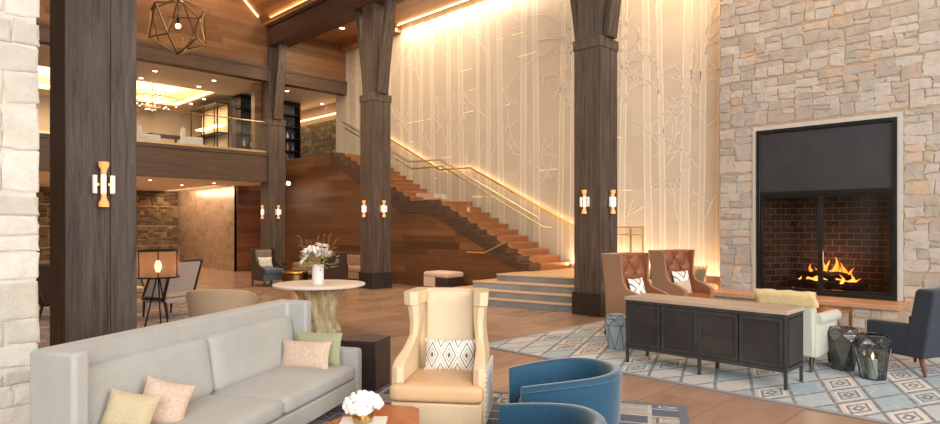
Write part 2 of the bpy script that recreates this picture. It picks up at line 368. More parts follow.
def soft(bm, c, s, r, crown=0.0, n=10, mt=None):
    """rounded, slightly crowned cushion block, centre c, size s"""
    hx, hy, hz = [q / 2 for q in s]; r = min(r, hx, hy, hz) * .999
    new = {}
    def V(i, j, k):
        key = (i, j, k)
        if key not in new:
            f = lambda q: math.copysign(1 - (1 - abs(2 * q / n - 1)) ** 1.25, 2 * q / n - 1)
            g = Vector((f(i), f(j), f(k)))
            p = Vector((g.x * hx, g.y * hy, g.z * hz))
            q = Vector((max(-hx + r, min(hx - r, p.x)), max(-hy + r, min(hy - r, p.y)), max(-hz + r, min(hz - r, p.z))))
            e = p - q
            if e.length > 1e-9: p = q + e.normalized() * min(r, e.length if sum(abs(w) > 1e-9 for w in e) < 2 else r)
            if crown and k == n: p.z += crown * (1 - g.x ** 2) * (1 - g.y ** 2)
            p += Vector(c)
            if mt is not None: p = mt @ p
            new[key] = bm.verts.new(p)
        return new[key]
    for a in range(n):
        for b in range(n):
            bm.faces.new((V(a, b, n), V(a + 1, b, n), V(a + 1, b + 1, n), V(a, b + 1, n)))
            bm.faces.new((V(a, b + 1, 0), V(a + 1, b + 1, 0), V(a + 1, b, 0), V(a, b, 0)))
            bm.faces.new((V(a, 0, b), V(a + 1, 0, b), V(a + 1, 0, b + 1), V(a, 0, b + 1)))
            bm.faces.new((V(a, n, b + 1), V(a + 1, n, b + 1), V(a + 1, n, b), V(a, n, b)))
            bm.faces.new((V(0, a + 1, b), V(0, a, b), V(0, a, b + 1), V(0, a + 1, b + 1)))
            bm.faces.new((V(n, a, b), V(n, a + 1, b), V(n, a + 1, b + 1), V(n, a, b + 1)))
def pillow_bm(w, h, t, n=14):
    """pillow standing in the XZ plane, bottom edge at z=0, thickness along Y"""
    bm = B(); G = {}
    for sgn in (1, -1):
        for i in range(n + 1):
            for j in range(n + 1):
                x, z = 2 * i / n - 1, 2 * j / n - 1
                edge = i in (0, n) or j in (0, n)
                if edge and sgn < 0: G[(sgn, i, j)] = G[(1, i, j)]; continue
                k = (max(0, 1 - x ** 4) * max(0, 1 - z ** 4)) ** .5 * (1 - .25 * (x * x + z * z) / 2)
                px = x * w / 2 * (1 - .07 * (1 - z * z) * abs(x)); pz = z * h / 2 * (1 - .07 * (1 - x * x) * abs(z))
                G[(sgn, i, j)] = bm.verts.new((px, sgn * t / 2 * k, pz + h / 2))
    for sgn in (1, -1):
        for i in range(n):
            for j in range(n):
                q = [G[(sgn, i, j)], G[(sgn, i + 1, j)], G[(sgn, i + 1, j + 1)], G[(sgn, i, j + 1)]]
                bm.faces.new(q if sgn < 0 else q[::-1])
    return bm
def shell(bm, levels, nb=5, inner_mat=False):
    """U-shaped upholstered shell, front towards -Y. level: (z, x_front, x_back, y_front, y_back, thick, back_thick)"""
    rings = []
    for z, xf, xb, yf, yb, t, tb in levels:
        cr = .07
        def path(xf_, xb_, yf_, yb_, c):
            L = [(xf_, yf_)]
            for k in range(1, 5): L.append((xf_ + (xb_ - xf_) * k / 5, yf_ + (yb_ - c - yf_) * k / 5))
            for k in range(nb + 1):
                a = k / nb * PI / 2; L.append((xb_ - c + c * math.cos(a), yb_ - c + c * math.sin(a)))
            return L
        o = path(xf, xb, yf, yb, cr); i_ = path(xf - t, xb - t, yf, yb - tb, cr * .7)
        out = [(x, y) for x, y in o] + [(-x, y) for x, y in reversed(o)]
        inn = [(-x, y) for x, y in i_] + [(x, y) for x, y in reversed(i_)]
        # round the front noses a little
        pts = out + [(-(xf - t / 2), yf - t * .28)] + inn + [((xf - t / 2), yf - t * .28)]
        rings.append([bm.verts.new((x, y, z)) for x, y in pts])
    n = len(rings[0]); m = (n - 2) // 2
    for a, b in zip(rings, rings[1:]):
        for k in range(n):
            f_ = bm.faces.new((a[k], a[(k + 1) % n], b[(k + 1) % n], b[k]))
            if inner_mat and m + 1 <= k < 2 * m: f_.material_index = 1
    # caps as quad strips between outer and inner paths
    for ring, up in ((rings[0], False), (rings[-1], True)):
        out = ring[:m]; inn = ring[m + 1:2 * m + 1][::-1]
        for k in range(m - 1):
            q = [out[k], out[k + 1], inn[k + 1], inn[k]]
            bm.faces.new(q if up else q[::-1])
        q = [ring[0], inn[0], ring[-1]]; bm.faces.new(q if up else q[::-1])
        q = [out[-1], ring[m], inn[-1]]; bm.faces.new(q if up else q[::-1])

def finish(name, bm, mat, parent=None, smooth=True, bevel=0.0, seg=2, angle=40):
    bmesh.ops.recalc_face_normals(bm, faces=bm.faces)
    me = bpy.data.meshes.new(name); bm.to_mesh(me); bm.free()
    for m_ in (mat if isinstance(mat, (list, tuple)) else [mat]): me.materials.append(m_)
    if smooth:
        me.shade_smooth(); me.set_sharp_from_angle(angle=math.radians(angle))
    o = bpy.data.objects.new(name, me); C.objects.link(o)
    if parent is not None: o.parent = parent
    if bevel:
        b = o.modifiers.new('bevel', 'BEVEL'); b.width = bevel; b.segments = seg; b.limit_method = 'ANGLE'; b.angle_limit = math.radians(50)
    return o
part = finish
def tag(o, label, cat, group=None):
    o['label'] = label; o['category'] = cat
    if group: o['group'] = group
    return o
def thing(name, label, cat, loc=(0, 0, 0), rz=0, group=None):
    o = bpy.data.objects.new(name, None); C.objects.link(o); o.empty_display_size = .1
    o.location = loc; o.rotation_euler = (0, 0, rz); return tag(o, label, cat, group)
def struct(name, bm, mat, parent=None, smooth=False, bevel=0.0):
    o = finish(name, bm, mat, parent, smooth, bevel)
    if parent is None: o['kind'] = 'structure'
    return o
def dup(src, loc=None, rz=None, label=None, parent=None):
    c = src.copy(); C.objects.link(c)
    if parent is not None: c.parent = parent
    if loc is not None: c.location = loc
    if rz is not None: c.rotation_euler = (0, 0, rz)
    if label: c['label'] = label
    for ch in [o for o in src.children]: dup(ch, parent=c)
    return c

# ------------------------------------------------------------------ stones
def stonework(u0, u1, v0, v1, place, band, target, gap, depth, rs, holes=(), jit=.012):
    """courses of broken ashlar; place(u,v,d)->xyz"""
    bm = B(); lay = bm.loops.layers.color.new('tone'); R = random.Random(rs)
    def inside(a, b, c, d):
        return any(a < h[1] - .01 and b > h[0] + .01 and c < h[3] - .01 and d > h[2] + .01 for h in holes)
    def stone(a, b, c, d):
        for h in holes:   # clip to a hole's edge
            if a < h[1] and b > h[0] and c < h[3] and d > h[2]:
                best = max(((h[0] - a, 'r'), (b - h[1], 'l'), (h[2] - c, 't'), (d - h[3], 'b')))
                if best[0] < .05: return
                if best[1] == 'r': b = h[0]
                elif best[1] == 'l': a = h[1]
                elif best[1] == 't': d = h[2]
                else: c = h[3]
        g = gap / 2; a, b, c, d = a + g, b - g, c + g, d - g
        if b - a < .03 or d - c < .03: return
        j = lambda: R.uniform(-jit, jit * .8)
        mid = (c + d) / 2
        base = [(a - j(), c - j()), ((a + b) / 2, c - j() * .6), (b + j(), c - j()), (b + j() * .6, mid), (b + j(), d + j()), ((a + b) / 2, d + j() * .6), (a - j(), d + j()), (a - j() * .6, mid)]
        dep = depth * R.uniform(.5, 1.0); ch = min(.013, (b - a) * .1, (d - c) * .1) * (gap / .012) ** .3
        cx, cy = (a + b) / 2, (c + d) / 2
        front = [(p[0] + math.copysign(ch, cx - p[0]) * (abs(cx - p[0]) > 1e-3), p[1] + math.copysign(ch, cy - p[1]) * (abs(cy - p[1]) > 1e-3)) for p in base]
        v0_ = [bm.verts.new(place(p[0], p[1], -.02)) for p in base]; v1_ = [bm.verts.new(place(p[0], p[1], dep - ch * .45)) for p in base]
        v2_ = [bm.verts.new(place(p[0], p[1], dep + R.uniform(-.0015, .0015))) for p in front]
        cv = bm.verts.new(place(cx, cy, dep + .001))
        tone = R.random(); fs = []
        for k in range(8):
            q = (k + 1) % 8
            fs += [bm.faces.new((v0_[k], v0_[q], v1_[q], v1_[k])), bm.faces.new((v1_[k], v1_[q], v2_[q], v2_[k])), bm.faces.new((v2_[k], v2_[q], cv))]
        for f in fs:
            for l in f.loops: l[lay] = (tone, tone, tone, 1)
    def split(a, b, c, d):
        w, h = b - a, d - c
        if w * h < target * R.uniform(.6, 1.7) and w < h * 3.2: stone(a, b, c, d); return
        if w > h * 1.9:
            m = a + w * R.uniform(.35, .65); split(a, m, c, d); split(m, b, c, d)
        else:
            m = c + h * R.uniform(.36, .64); split(a, b, c, m); split(a, b, m, d)
    v = v0
    while v < v1 - .05:
        vb = min(v1, v + band)
        u = u0; v_ = v + max(gap * 2.2, jit * 1.1)
        while u < u1 - .02:
            ub = min(u1, u + R.uniform(.7, 1.5) * band)
            if u1 - ub < .2: ub = u1
            if 1 or not inside(u, ub, v, vb) or any(h[0] > u or h[1] < ub or h[2] > v or h[3] < vb for h in holes):
                # cut the chunk around holes first
                parts_ = [(u, ub, v_, vb)]
                for h in holes:
                    new = []
                    for a, b, c, d in parts_:
                        if a >= h[1] or b <= h[0] or c >= h[3] or d <= h[2]: new.append((a, b, c, d)); continue
                        if a < h[0]: new.append((a, h[0], c, d))
                        if b > h[1]: new.append((h[1], b, c, d))
                        a2, b2 = max(a, h[0]), min(b, h[1])
                        if c < h[2]: new.append((a2, b2, c, h[2]))
                        if d > h[3]: new.append((a2, b2, h[3], d))
                    parts_ = new
                for q in parts_:
                    if q[1] - q[0] > .03 and q[3] - q[2] > .03: split(*q)
            u = ub
        v = vb
    return bm

# ================================================================== SETTING
bm = B(); box(bm, -9, 13.2, -5, 28, -.2, 0); struct('floor', bm, M['floor'])

# stone fireplace wall on X=12
FX = 12.0
FY0, FY1, FZ0, FZ1 = 2.20, 4.40, .42, 3.40        # firebox opening
SUR = .075
bm = B()
for a, b, c, d in ((-2.5, FY0 - SUR, 0, 8.05), (FY1 + SUR, 5.1, 0, 8.05), (FY0 - SUR, FY1 + SUR, FZ1 + SUR, 8.05), (FY0 - SUR, FY1 + SUR, 0, FZ0 - .01)): box(bm, FX, FX + .7, a, b, c, d)
wr = struct('wall_right', bm, M['mortar'])
bm = stonework(-2.5, 5.1, .0, 8.05, lambda u, v, d: (FX - d, u, v), .87, .062, .006, .022, 11, jit=.030, holes=[(FY0 - SUR, FY1 + SUR, -.1, FZ1 + SUR)])
part('stonework', bm, M['stone_wall'], wr, smooth=False)

# wall of inlaid trees on X=12.5
bm = B(); box(bm, 12.5, 12.9, 4.4, 19.4, 0, 8.05)
wt = struct('wall_back', bm, M['tree_tile'])
bm = B(); R = random.Random(21); x_ = 12.5; bmf = B()
def strip(bm, pts, w, off=.006):
    """thin raised inlay line on the wall, pts in (y,z)"""
    for (a, b), (c, d) in zip(pts, pts[1:]):
        L = math.hypot(c - a, d - b)
        if L < 1e-4: continue
        nx, nz = -(d - b) / L * w / 2, (c - a) / L * w / 2
        q = [(a + nx, b + nz), (a - nx, b - nz), (c - nx, d - nz), (c + nx, d + nz)]
        f0 = [bm.verts.new((x_ - off, y, z)) for y, z in q]; f1 = [bm.verts.new((x_ + .002, y, z)) for y, z in q]
        bm.faces.new(f0)
        for k in range(4): bm.faces.new((f0[k], f1[k], f1[(k + 1) % 4], f0[(k + 1) % 4]))
def branch(bm, y, z, ang, L, w, depth):
    pts = [(y, z)]; n = 5
    for k in range(n):
        ang += R.uniform(-.35, .35); y += math.cos(ang) * L / n; z += math.sin(ang) * L / n
        if z > 7.95 or y < 4.6 or y > 19.2: break
        pts.append((y, z))
        if depth < 2 and R.random() < .42: branch(bm, y, z, ang + R.choice((-1, 1)) * R.uniform(.5, 1.0), L * .55, w * .8, depth + 1)
    strip(bm, pts, w)
yy = 5.0
while yy < 18.8:
    w = R.uniform(.10, .22); lean = R.uniform(-.02, .02)
    strip(bmf, [(yy + lean * k * .8, k * .8) for k in range(11)], w * .8, .003)
    for sd in (-1, 1):
        pts = []
        for k in range(13):
            z = k * 8.0 / 12; pts.append((yy + sd * w * (1 - .035 * z) / 2 + lean * z + .02 * noise.noise(Vector((yy * 3 + sd, z * .8, 0))), min(z, 8.0)))
        strip(bm, pts, .026)
    for z in [R.uniform(1.5, 7.6) for _ in range(R.choice((2, 3, 4)))]:
        sd = R.choice((-1, 1)); branch(bm, yy + sd * w / 2, z, PI / 2 - sd * R.uniform(.4, 1.0), R.uniform(.6, 1.5), .016, 0)
    yy += w + R.uniform(.20, .55)
part('tree_inlay', bm, M['tree_line'], wt, smooth=False); part('trunk_inlay', bmf, M['tree_fill'], wt, smooth=False)
bm = B()
for _ in range(38):
    z = .61 * R.randint(3, 12); y = R.uniform(7.2, 18.0); L = R.uniform(.12, .45)
    box(bm, 12.494, 12.51, y, y + L, z - .004, z + .004)
part('lit_joints', bm, M['dash'], wt, smooth=False)
# LED cove along the top of the tree wall
bm = B(); box(bm, 12.33, 12.36, 5.1, 15.6, 8.01, 8.035); o = part('cove_strip', bm, M['led_hot'], wt, smooth=False)
bm = B(); box(bm, 12.25, 12.5, 15.6, 18.7, 7.80, 8.05); struct('trim_1', bm, M['plank_ceil'])

# ceilings
bm = B(); box(bm, 9.4, 12.9, -2.5, 18.94, 8.052, 8.25); struct('ceiling', bm, M['plank_ceil'])
bm = B(); prism(bm, [(9.46, 8.08), (9.46, 8.40), (-1.5, 18.5), (-1.5, 18.22)], -2.5, 18.94, 'y'); struct('ceiling_slope', bm, M['plank_ceil'])
bm = B(); prism(bm, [(-9, 6.75), (12.5, 6.75), (12.5, 8.05), (9.4, 8.05), (9.3, 8.22), (-1.5, 18.22), (-9, 18.22)], 18.78, 18.95, 'y'); struct('wall_gable', bm, M['plank_wall'])
# beams
bm = B(); box(bm, -9, 12.5, 18.68, 19.0, 6.28, 6.75); box(bm, -9, 12.5, 18.66, 18.70, 6.66, 6.75); struct('trim_2', bm, M['timber_x'], bevel=.01)
bm = B(); box(bm, 9.5, 10.07, 2.0, 18.7, 7.40, 7.98); box(bm, 9.44, 10.13, 2.0, 18.72, 7.98, 8.10); struct('trim_3', bm, M['timber_y'], bevel=.012)
bm = B(); box(bm, 9.54, 9.58, 6, 18.6, 8.10, 8.12); o = struct('trim_4', bm, M['led_hot'])
bm = B(); bar(bm, (9.2, 18.74, 8.28), (-1.4, 18.74, 18.06), .03); struct('trim_7', bm, M['led'])
# mezzanine slab, fascia and its two ceilings
bm = B(); box(bm, -9, 10.15, 18.86, 28, 3.14, 3.95); box(bm, 10.9, 13.2, 20.3, 28, 3.6, 3.95); box(bm, 10.15, 10.9, 21.35, 28, 3.1, 3.95); box(bm, 11.3, 12.5, 17.03, 20.3, 3.6, 3.95); struct('floor_mezzanine', bm, M['timber_x'])
bm = B(); box(bm, -9, 10.15, 18.72, 18.86, 3.02, 3.95); box(bm, -9, 10.18, 18.69, 18.74, 3.86, 3.97); box(bm, -9, 10.18, 18.70, 18.74, 3.02, 3.10); struct('trim_5', bm, M['timber_x'], bevel=.008)
bm = B(); box(bm, -9, 10.15, 18.86, 28, 3.04, 3.12); struct('ceiling_lower', bm, M['white_ceil'])
bm = B()
CX0, CX1, CY0, CY1 = 2.5, 9.05, 21.7, 25.3
box(bm, -9, 13.2, 19.0, CY0, 6.30, 6.36); box(bm, -9, 13.2, CY1, 28, 6.30, 6.36); box(bm, -9, CX0, CY0, CY1, 6.30, 6.36); box(bm, CX1, 13.2, CY0, CY1, 6.30, 6.36)
box(bm, CX0 - .4, CX1 + .4, CY0 - .4, CY1 + .4, 6.70, 6.76)
for a_, b_, c_, d_ in ((CX0 - .4, CX1 + .4, CY0 - .4, CY0 - .34), (CX0 - .4, CX1 + .4, CY1 + .34, CY1 + .4), (CX0 - .4, CX0 - .34, CY0 - .34, CY1 + .34), (CX1 + .34, CX1 + .4, CY0 - .34, CY1 + .34)): box(bm, a_, b_, c_, d_, 6.36, 6.70)
struct('ceiling_upper', bm, M['white_ceil'])
bm = B()
box(bm, CX0 - .2, CX1 + .2, CY0 - .16, CY0 - .10, 6.42, 6.46); box(bm, CX0 - .2, CX1 + .2, CY1 + .10, CY1 + .16, 6.42, 6.46)
box(bm, CX1 + .10, CX1 + .16, CY0, CY1, 6.42, 6.46); box(bm, CX0 - .16, CX0 - .1, CY0, CY1, 6.42, 6.46)
struct('trim_6', bm, M['led_hot'])
# far walls
bm = B(); box(bm, -9, 13.2, 27.0, 27.3, 0, 3.1); o = struct('wall_far_lower', bm, M['mortar'])
bm = stonework(-1.0, 9.7, 0, 3.05, lambda u, v, d: (u, 27.0 - d, v), .8, .05, .014, .05, 5); part('stonework', bm, M['stone_far'], o, smooth=False)
bm = B(); box(bm, -9, 13.2, 27.0, 27.3, 3.95, 6.3); o = struct('wall_far_upper', bm, M['cream_wall'])
bm = B(); box(bm, 9.7, 9.9, 21.4, 27.0, 0, 3.05); struct('wall_pearl', bm, M['pearl_tile'])
bm = B(); box(bm, 9.7, 10.9, 21.38, 21.6, 0, 3.05); struct('wall_niche', bm, M['plank_niche'])
bm = B(); box(bm, 13.0, 13.2, 19.4, 27.0, 3.95, 6.3); o = struct('wall_upper_side', bm, M['mortar'])
bm = stonework(19.4, 26.9, 3.95, 5.66, lambda u, v, d: (13.0 - d, u, v), .57, .035, .01, .04, 6); part('stonework', bm, M['stone_up'], o, smooth=False)
bm = B(); box(bm, 12.80, 12.86, 19.5, 26.5, 5.80, 5.84); part('cove_strip', bm, M['led'], o, smooth=False)
bm = B(); box(bm, -9, -8.8, -5, 28, 0, 6.3); struct('wall_left', bm, M['cream_wall'])
# brown door on the upper level
bm = B(); box(bm, 5.6, 6.5, 26.93, 27.0, 3.95, 6.0); dr = struct('door_1', bm, M['plank_niche'])
bm = B(); box(bm, 5.52, 5.6, 26.9, 27.0, 3.95, 6.08); box(bm, 6.5, 6.58, 26.9, 27.0, 3.95, 6.08); box(bm, 5.52, 6.58, 26.9, 27.0, 6.0, 6.08); part('door_frame', bm, M['timber'], dr)

# near stone pier at the left edge
PX1, PY0 = .945, 5.35
bm = B(); box(bm, -1.6, PX1, PY0, PY0 + .9, 0, 6.5)
wp = struct('wall_pier', bm, M['mortar_pale'])
bm = stonework(-1.6, PX1 + .02, 0, 6.5, lambda u, v, d: (u, PY0 - d, v), .62, .075, .012, .022, 33, jit=.018); part('stonework', bm, M['stone_pier'], wp, smooth=False)
bm = stonework(PY0, PY0 + .9, 0, 6.5, lambda u, v, d: (PX1 + d, u, v), .62, .08, .012, .022, 34); part('stonework', bm, M['stone_pier'], wp, smooth=False)

# ================================================================== TIMBER COLUMNS
def timber_column(x, y, top, label, w=.57, capital=True, split=.6, braces=True):
    t = thing('timber_column', label, 'column', (x, y, 0), 0, 'timber columns of the lobby')
    zs = 4.96 if capital else top
    bm = B(); g = .012; xs = w * split
    box(bm, 0, xs - g, 0, w, 0, zs); box(bm, xs + g, w, 0, w, 0, zs); box(bm, .02, w - .02, .02, w - .02, 0, zs)
    part('shaft', bm, M['timber'], t, bevel=.008)
    bm = B(); box(bm, -.03, w + .03, -.03, w + .03, 0, .42); part('plinth', bm, M['plinth'], t, bevel=.01)
    if capital:
        bm = B(); box(bm, -.022, w + .022, -.022, w + .022, 4.86, 5.06); part('capital', bm, M['timber'], t, bevel=.02)
        bm = B(); box(bm, .03, w - .03, .05, w - .05, 5.04, top); part('upper_post', bm, M['timber'], t, bevel=.01)
        if braces:
            for s in (-1, 1):
                bm = B(); c = w / 2; P = []
                for k in range(9):
                    f = k / 8; P.append((c + s * (.235 + .36 * f ** 1.1), 5.06 + (top - 5.06) * f))
                q = [(a - s * 0.0, z) for a, z in P] + [(a + s * (.13), z) for a, z in reversed(P)]
                prism(bm, q, .14, w - .14, 'x'); part('brace', bm, M['timber'], t, bevel=.01)
    return t
timber_column(1.42, 6.78, 8.0, 'massive dark timber column beside the pale stone pier, behind the grey sofa', .62, capital=False)
timber_column(9.5, 6.2, 7.40, 'dark timber column rising beside the stone steps, behind the tufted chairs')
timber_column(9.5, 13.02, 7.40, 'dark timber column in front of the walnut staircase wall, beyond the round table')
timber_column(9.5, 18.62, 7.40, 'farthest dark timber column, at the end of the mezzanine balcony')
bm = B(); box(bm, 9.35, 9.6, 19.3, 19.55, 3.97, 6.28); o = part('timber_post', bm, M['plank_wall']); tag(o, 'golden lit wooden post on the mezzanine behind the farthest column', 'post')

def sconce_parts(t):
    bm = B(); box(bm, -.022, .022, -.05, 0, -.16, .16); part('backplate', bm, M['brass_pale'], t, bevel=.004)
    for s in (-1, 1):
        bm = B(); lathe(bm, [(.018, 0), (.022, .03), (.030, .06), (.044, .085), (.044, .125), (.040, .125), (.040, .09)], 16)
        bmesh.ops.transform(bm, matrix=Matrix.Translation((0, -.075, s * .09)) @ (Matrix.Rotation(PI, 4, 'X') if s < 0 else Matrix.Identity(4)), verts=bm.verts)
        part('glass_cup', bm, M['amber'], t)
        bm = B(); box(bm, s * .058 if s > 0 else -.098, .098 if s > 0 else -.058, -.085, -.045, -.09, .09); part('crystal_block', bm, M['white_glaze'], t, bevel=.008)
        bm = B(); box(bm, s * .04 if s > 0 else -.064, .064 if s > 0 else -.04, -.07, -.055, -.012, .012); part('bracket', bm, M['brass'], t)
    bm = B(); tube(bm, [(0, -.075, -.10), (0, -.075, .10)], .017, 12); part('lit_tube', bm, M['tube_lit'], t)
SZ = 2.07
sc0 = thing('wall_sconce', 'brass and amber glass sconce on the massive near column by the stone pier', 'wall lamp', (1.725, 6.772, SZ - .03), 0, 'column sconces')
sconce_parts(sc0)
for x, y, rz, lb in ((9.785, 6.19, 0, 'amber sconce on the column by the stone steps, right-hand face'), (9.49, 6.485, -PI / 2, 'amber sconce on the column by the stone steps, left-hand face'),
                     (9.785, 13.01, 0, 'amber sconce on the right-hand face of the column before the wooden staircase wall'), (9.49, 13.305, -PI / 2, 'amber sconce on the left-hand face of the column before the wooden staircase wall'),
                     (9.785, 18.61, 0, 'small amber sconce on the farthest column, right-hand face'), (9.49, 18.905, -PI / 2, 'small amber sconce on the farthest column, left-hand face')):
    dup(sc0, (x, y, SZ), rz, lb)
o = thing('wall_sconce', 'small glowing globe lamp at the end of the mezzanine fascia', 'wall lamp', (10.16, 18.80, 3.03), PI / 2, 'globe lamps')
bm = B(); bmesh.ops.create_icosphere(bm, subdivisions=2, radius=.07, matrix=Matrix.Translation((0, -.12, 0))); part('globe', bm, M['bulb'], o)
bm = B(); box(bm, -.02, .02, -.12, 0, -.02, .02); part('arm', bm, M['brass'], o)

# ================================================================== STONE STEPS AND STAIRCASE
def step_poly(k):
    X = [9.29, 9.47, 9.70, 9.98][k]; yl = [10.15, 9.78, 9.42, 9.05][k]
    f = lambda y: X + (8.57 - y) * .215
    return [(f(6.92), 6.92), (12.46, 6.92), (12.46, 8.96), (10.86, 8.96), (10.86, yl), (f(yl), yl)]
st = thing('stone_steps', 'four grey stone steps with warm light painted on the treads beside the tall column', 'steps', (0, 0, 0))
M['step_stone'] = m_tiles('stepped_stone', 'Y', 'Z', .9, .15, srgb(104, 108, 110), srgb(142, 144, 142), srgb(96, 96, 94), .004, .6, .4, .4)
M['step_top_lit'] = m_plain('honed_step_top_lit', srgb(208, 176, 142), .35, 0, .06, 2)  # warm light falling on the treads is painted into this colour
for k in range(4):
    p = step_poly(k)
    bm = B(); prism(bm, p, .15 * k + .002, .15 * (k + 1) - .028); s_o = part('step', bm, M['step_stone'], st, smooth=False)
    bm = B(); q = [(x - .02 if x < 10.8 else x, y) for x, y in p]; prism(bm, q, .15 * (k + 1) - .028, .15 * (k + 1)); part('nosing', bm, M['step_top_lit'], s_o, smooth=False)
sc = thing('staircase', 'wide wooden staircase with a landing climbing along the backlit tree wall', 'staircase', (0, 0, 0))
ya = [9.0 + .34 * i for i in range(11)]; za = [.6 + .155 * (i + 1) for i in range(11)]
yb_ = [13.7 + .33 * i for i in range(11)]; zb = [2.305 + .15 * (i + 1) for i in range(11)]
steps = [(ya[i], ya[i + 1] if i < 10 else yb_[0], za[i]) for i in range(11)] + [(yb_[i], yb_[i + 1] if i < 10 else 17.03 + 0.0, zb[i]) for i in range(11)]
for i, (a, b, z) in enumerate(steps):
    if b - a < .02: b = a + .33
    bm = B(); box(bm, 11.30, 12.48, a, b, z - .30 if i else .0, z - .035); box(bm, 11.30, 12.48, a - .025, b, z - .035, z)
    part('landing' if i == 10 else 'tread', bm, M['tread'], sc, smooth=False)
# side panel (X 10.9 - 11.3) with stepped top
prof = [(9.0, 0.0), (9.0, steps[0][2])]
for i, (a, b, z) in enumerate(steps):
    z2 = z
    if i: prof += [(a, steps[i - 1][2]), (a, z2)]
prof += [(21.15, 3.95), (21.15, 0.0)]
pp = [prof[0]]
for p in prof[1:]:
    if abs(p[0] - pp[-1][0]) > 1e-5 or abs(p[1] - pp[-1][1]) > 1e-5: pp.append(p)
# darker stringer band that follows the steps
top = [p for p in pp[1:-1]]; 
def zlow(y):
    if y < 12.45: return .6 + max(0, (y - 9.0)) * .456 - .16
    if y < 13.65: return 2.0
    return 2.305 + (y - 13.7) * .4545 - .27
band = [(y, z + .012) for y, z in top if y < 17.3]
sp = [(9.01, 0.0), (9.01, .64), (9.4, .66), (12.4, 2.05), (13.7, 2.06), (17.15, 3.72), (17.25, 3.95), (21.15, 3.95), (21.15, 0.0)]
bm = B(); prism(bm, sp, 10.9, 11.27, 'x'); part('side_panel', bm, M['plank_stair'], sc, smooth=False)
lowpts = [(9.0, .60), (9.35, .602)] + [(y, zlow(y)) for y in (9.7, 11.0, 12.3, 12.7, 13.6, 14.0, 15.5, 17.2)]
bm = B(); prism(bm, band + [(17.2, 3.95)] + [(a, b) for a, b in reversed(lowpts)], 10.872, 11.29, 'x'); part('stringer', bm, M['curb'], sc, smooth=False)
# glass balustrade, rails
def seg_glass(y0, z0, y1, z1, h):
    bm = B(); prism(bm, [(y0, z0), (y1, z1), (y1, z1 + h), (y0, z0 + h)], 11.325, 11.337, 'x'); part('glass_panel', bm, M['glass'], sc, smooth=False)
for k in range(3):
    a, b = 9.12 + k * 1.12, 9.12 + (k + 1) * 1.12 - .02; seg_glass(a, .79 + (a - 9.12) * .466, b, .79 + (b - 9.12) * .466, 1.03)
seg_glass(12.52, 2.36, 13.68, 2.36, 1.08)
for k in range(3):
    a, b = 13.72 + k * 1.12, 13.72 + (k + 1) * 1.12 - .02; seg_glass(a, 2.46 + (a - 13.72) * .455, b, 2.46 + (b - 13.72) * .455, 1.03)
bm = B(); tube(bm, [(11.33, 9.1, 1.83), (11.33, 12.5, 3.43), (11.33, 13.8, 3.46), (11.33, 17.2, 5.0)], .022, 8); part('glass_cap_rail', bm, M['brass_pale'], sc)
bm = B(); tube(bm, [(11.42, 8.75, 1.58), (11.42, 9.0, 1.60), (11.42, 12.5, 3.25), (11.42, 13.8, 3.27), (11.42, 17.2, 4.82)], .022, 8); part('handrail', bm, M['brass_pale'], sc)
bm = B(); tube(bm, [(12.40, 8.55, 1.50), (12.40, 12.4, 3.27), (12.40, 13.65, 3.29), (12.40, 17.2, 4.97)], .024, 8); wh = part('wall_handrail', bm, M['brass'], sc)
bm = B()
for p, q in (((12.44, 8.55, 1.50), (12.44, 12.4, 3.27)), ((12.44, 12.4, 3.27), (12.44, 13.65, 3.29)), ((12.44, 13.65, 3.29), (12.44, 17.2, 4.97))): bar(bm, p, q, .016)
part('rail_light', bm, M['led_hot'], wh, smooth=False)
for k in range(22):
    if k in (10,): continue
    bm = B() if k in (0, 11) else bm
    a, b, z = steps[k]; bar(bm, (11.31, a - .02, z - .10), (11.31, min(b, a + .34) - .02, z + .05), .03, .03)
    if k in (9, 21): part('glass_shoe', bm, M['brass_pale'], sc, smooth=False)
for y in (9.6, 10.9, 12.2):
    bm = B(); bar(bm, (12.40, y, 1.60 + (y - 8.75) * .46), (12.5, y, 1.52 + (y - 8.75) * .46), .02); part('rail_bracket', bm, M['brass'], wh)
# guard rail at the right end of the stone landing
gr = thing('guard_rail', 'slim brass guard rail with glass on the stone landing, right of the tall column', 'railing', (0, 7.0, .6))
bm = B()
for x in (10.65, 11.9, 12.42): tube(bm, [(x, 0, 0), (x, 0, 1.0)], .02, 8)
part('posts', bm, M['brass_pale'], gr)
bm = B(); tube(bm, [(10.6, 0, 1.0), (12.45, 0, 1.0)], .022, 8); part('top_rail', bm, M['brass_pale'], gr)
bm = B(); tube(bm, [(10.7, -.06, .84), (12.3, -.06, .84)], .02, 8); part('handrail', bm, M['brass_pale'], gr)
bm = B(); box(bm, 10.68, 12.40, -.006, .006, .08, .96); part('glass_panel', bm, M['glass'], gr, smooth=False)
# short handrail at the foot of the wooden side panel
hr = thing('handrail', 'short brass handrail bracketed on the dark wood panel above the stone steps', 'railing', (0, 0, 0))
bm = B(); tube(bm, [(10.80, 10.9, .98), (10.80, 10.3, .98), (10.80, 9.5, 1.30)], .02, 8); part('rail', bm, M['brass_pale'], hr)
for p_, q_ in (((10.80, 10.35, .97), (10.868, 10.35, .94)), ((10.80, 9.6, 1.25), (10.868, 9.6, 1.22))):
    bm = B(); tube(bm, [p_, q_], .012, 6); part('bracket', bm, M['brass_pale'], hr)

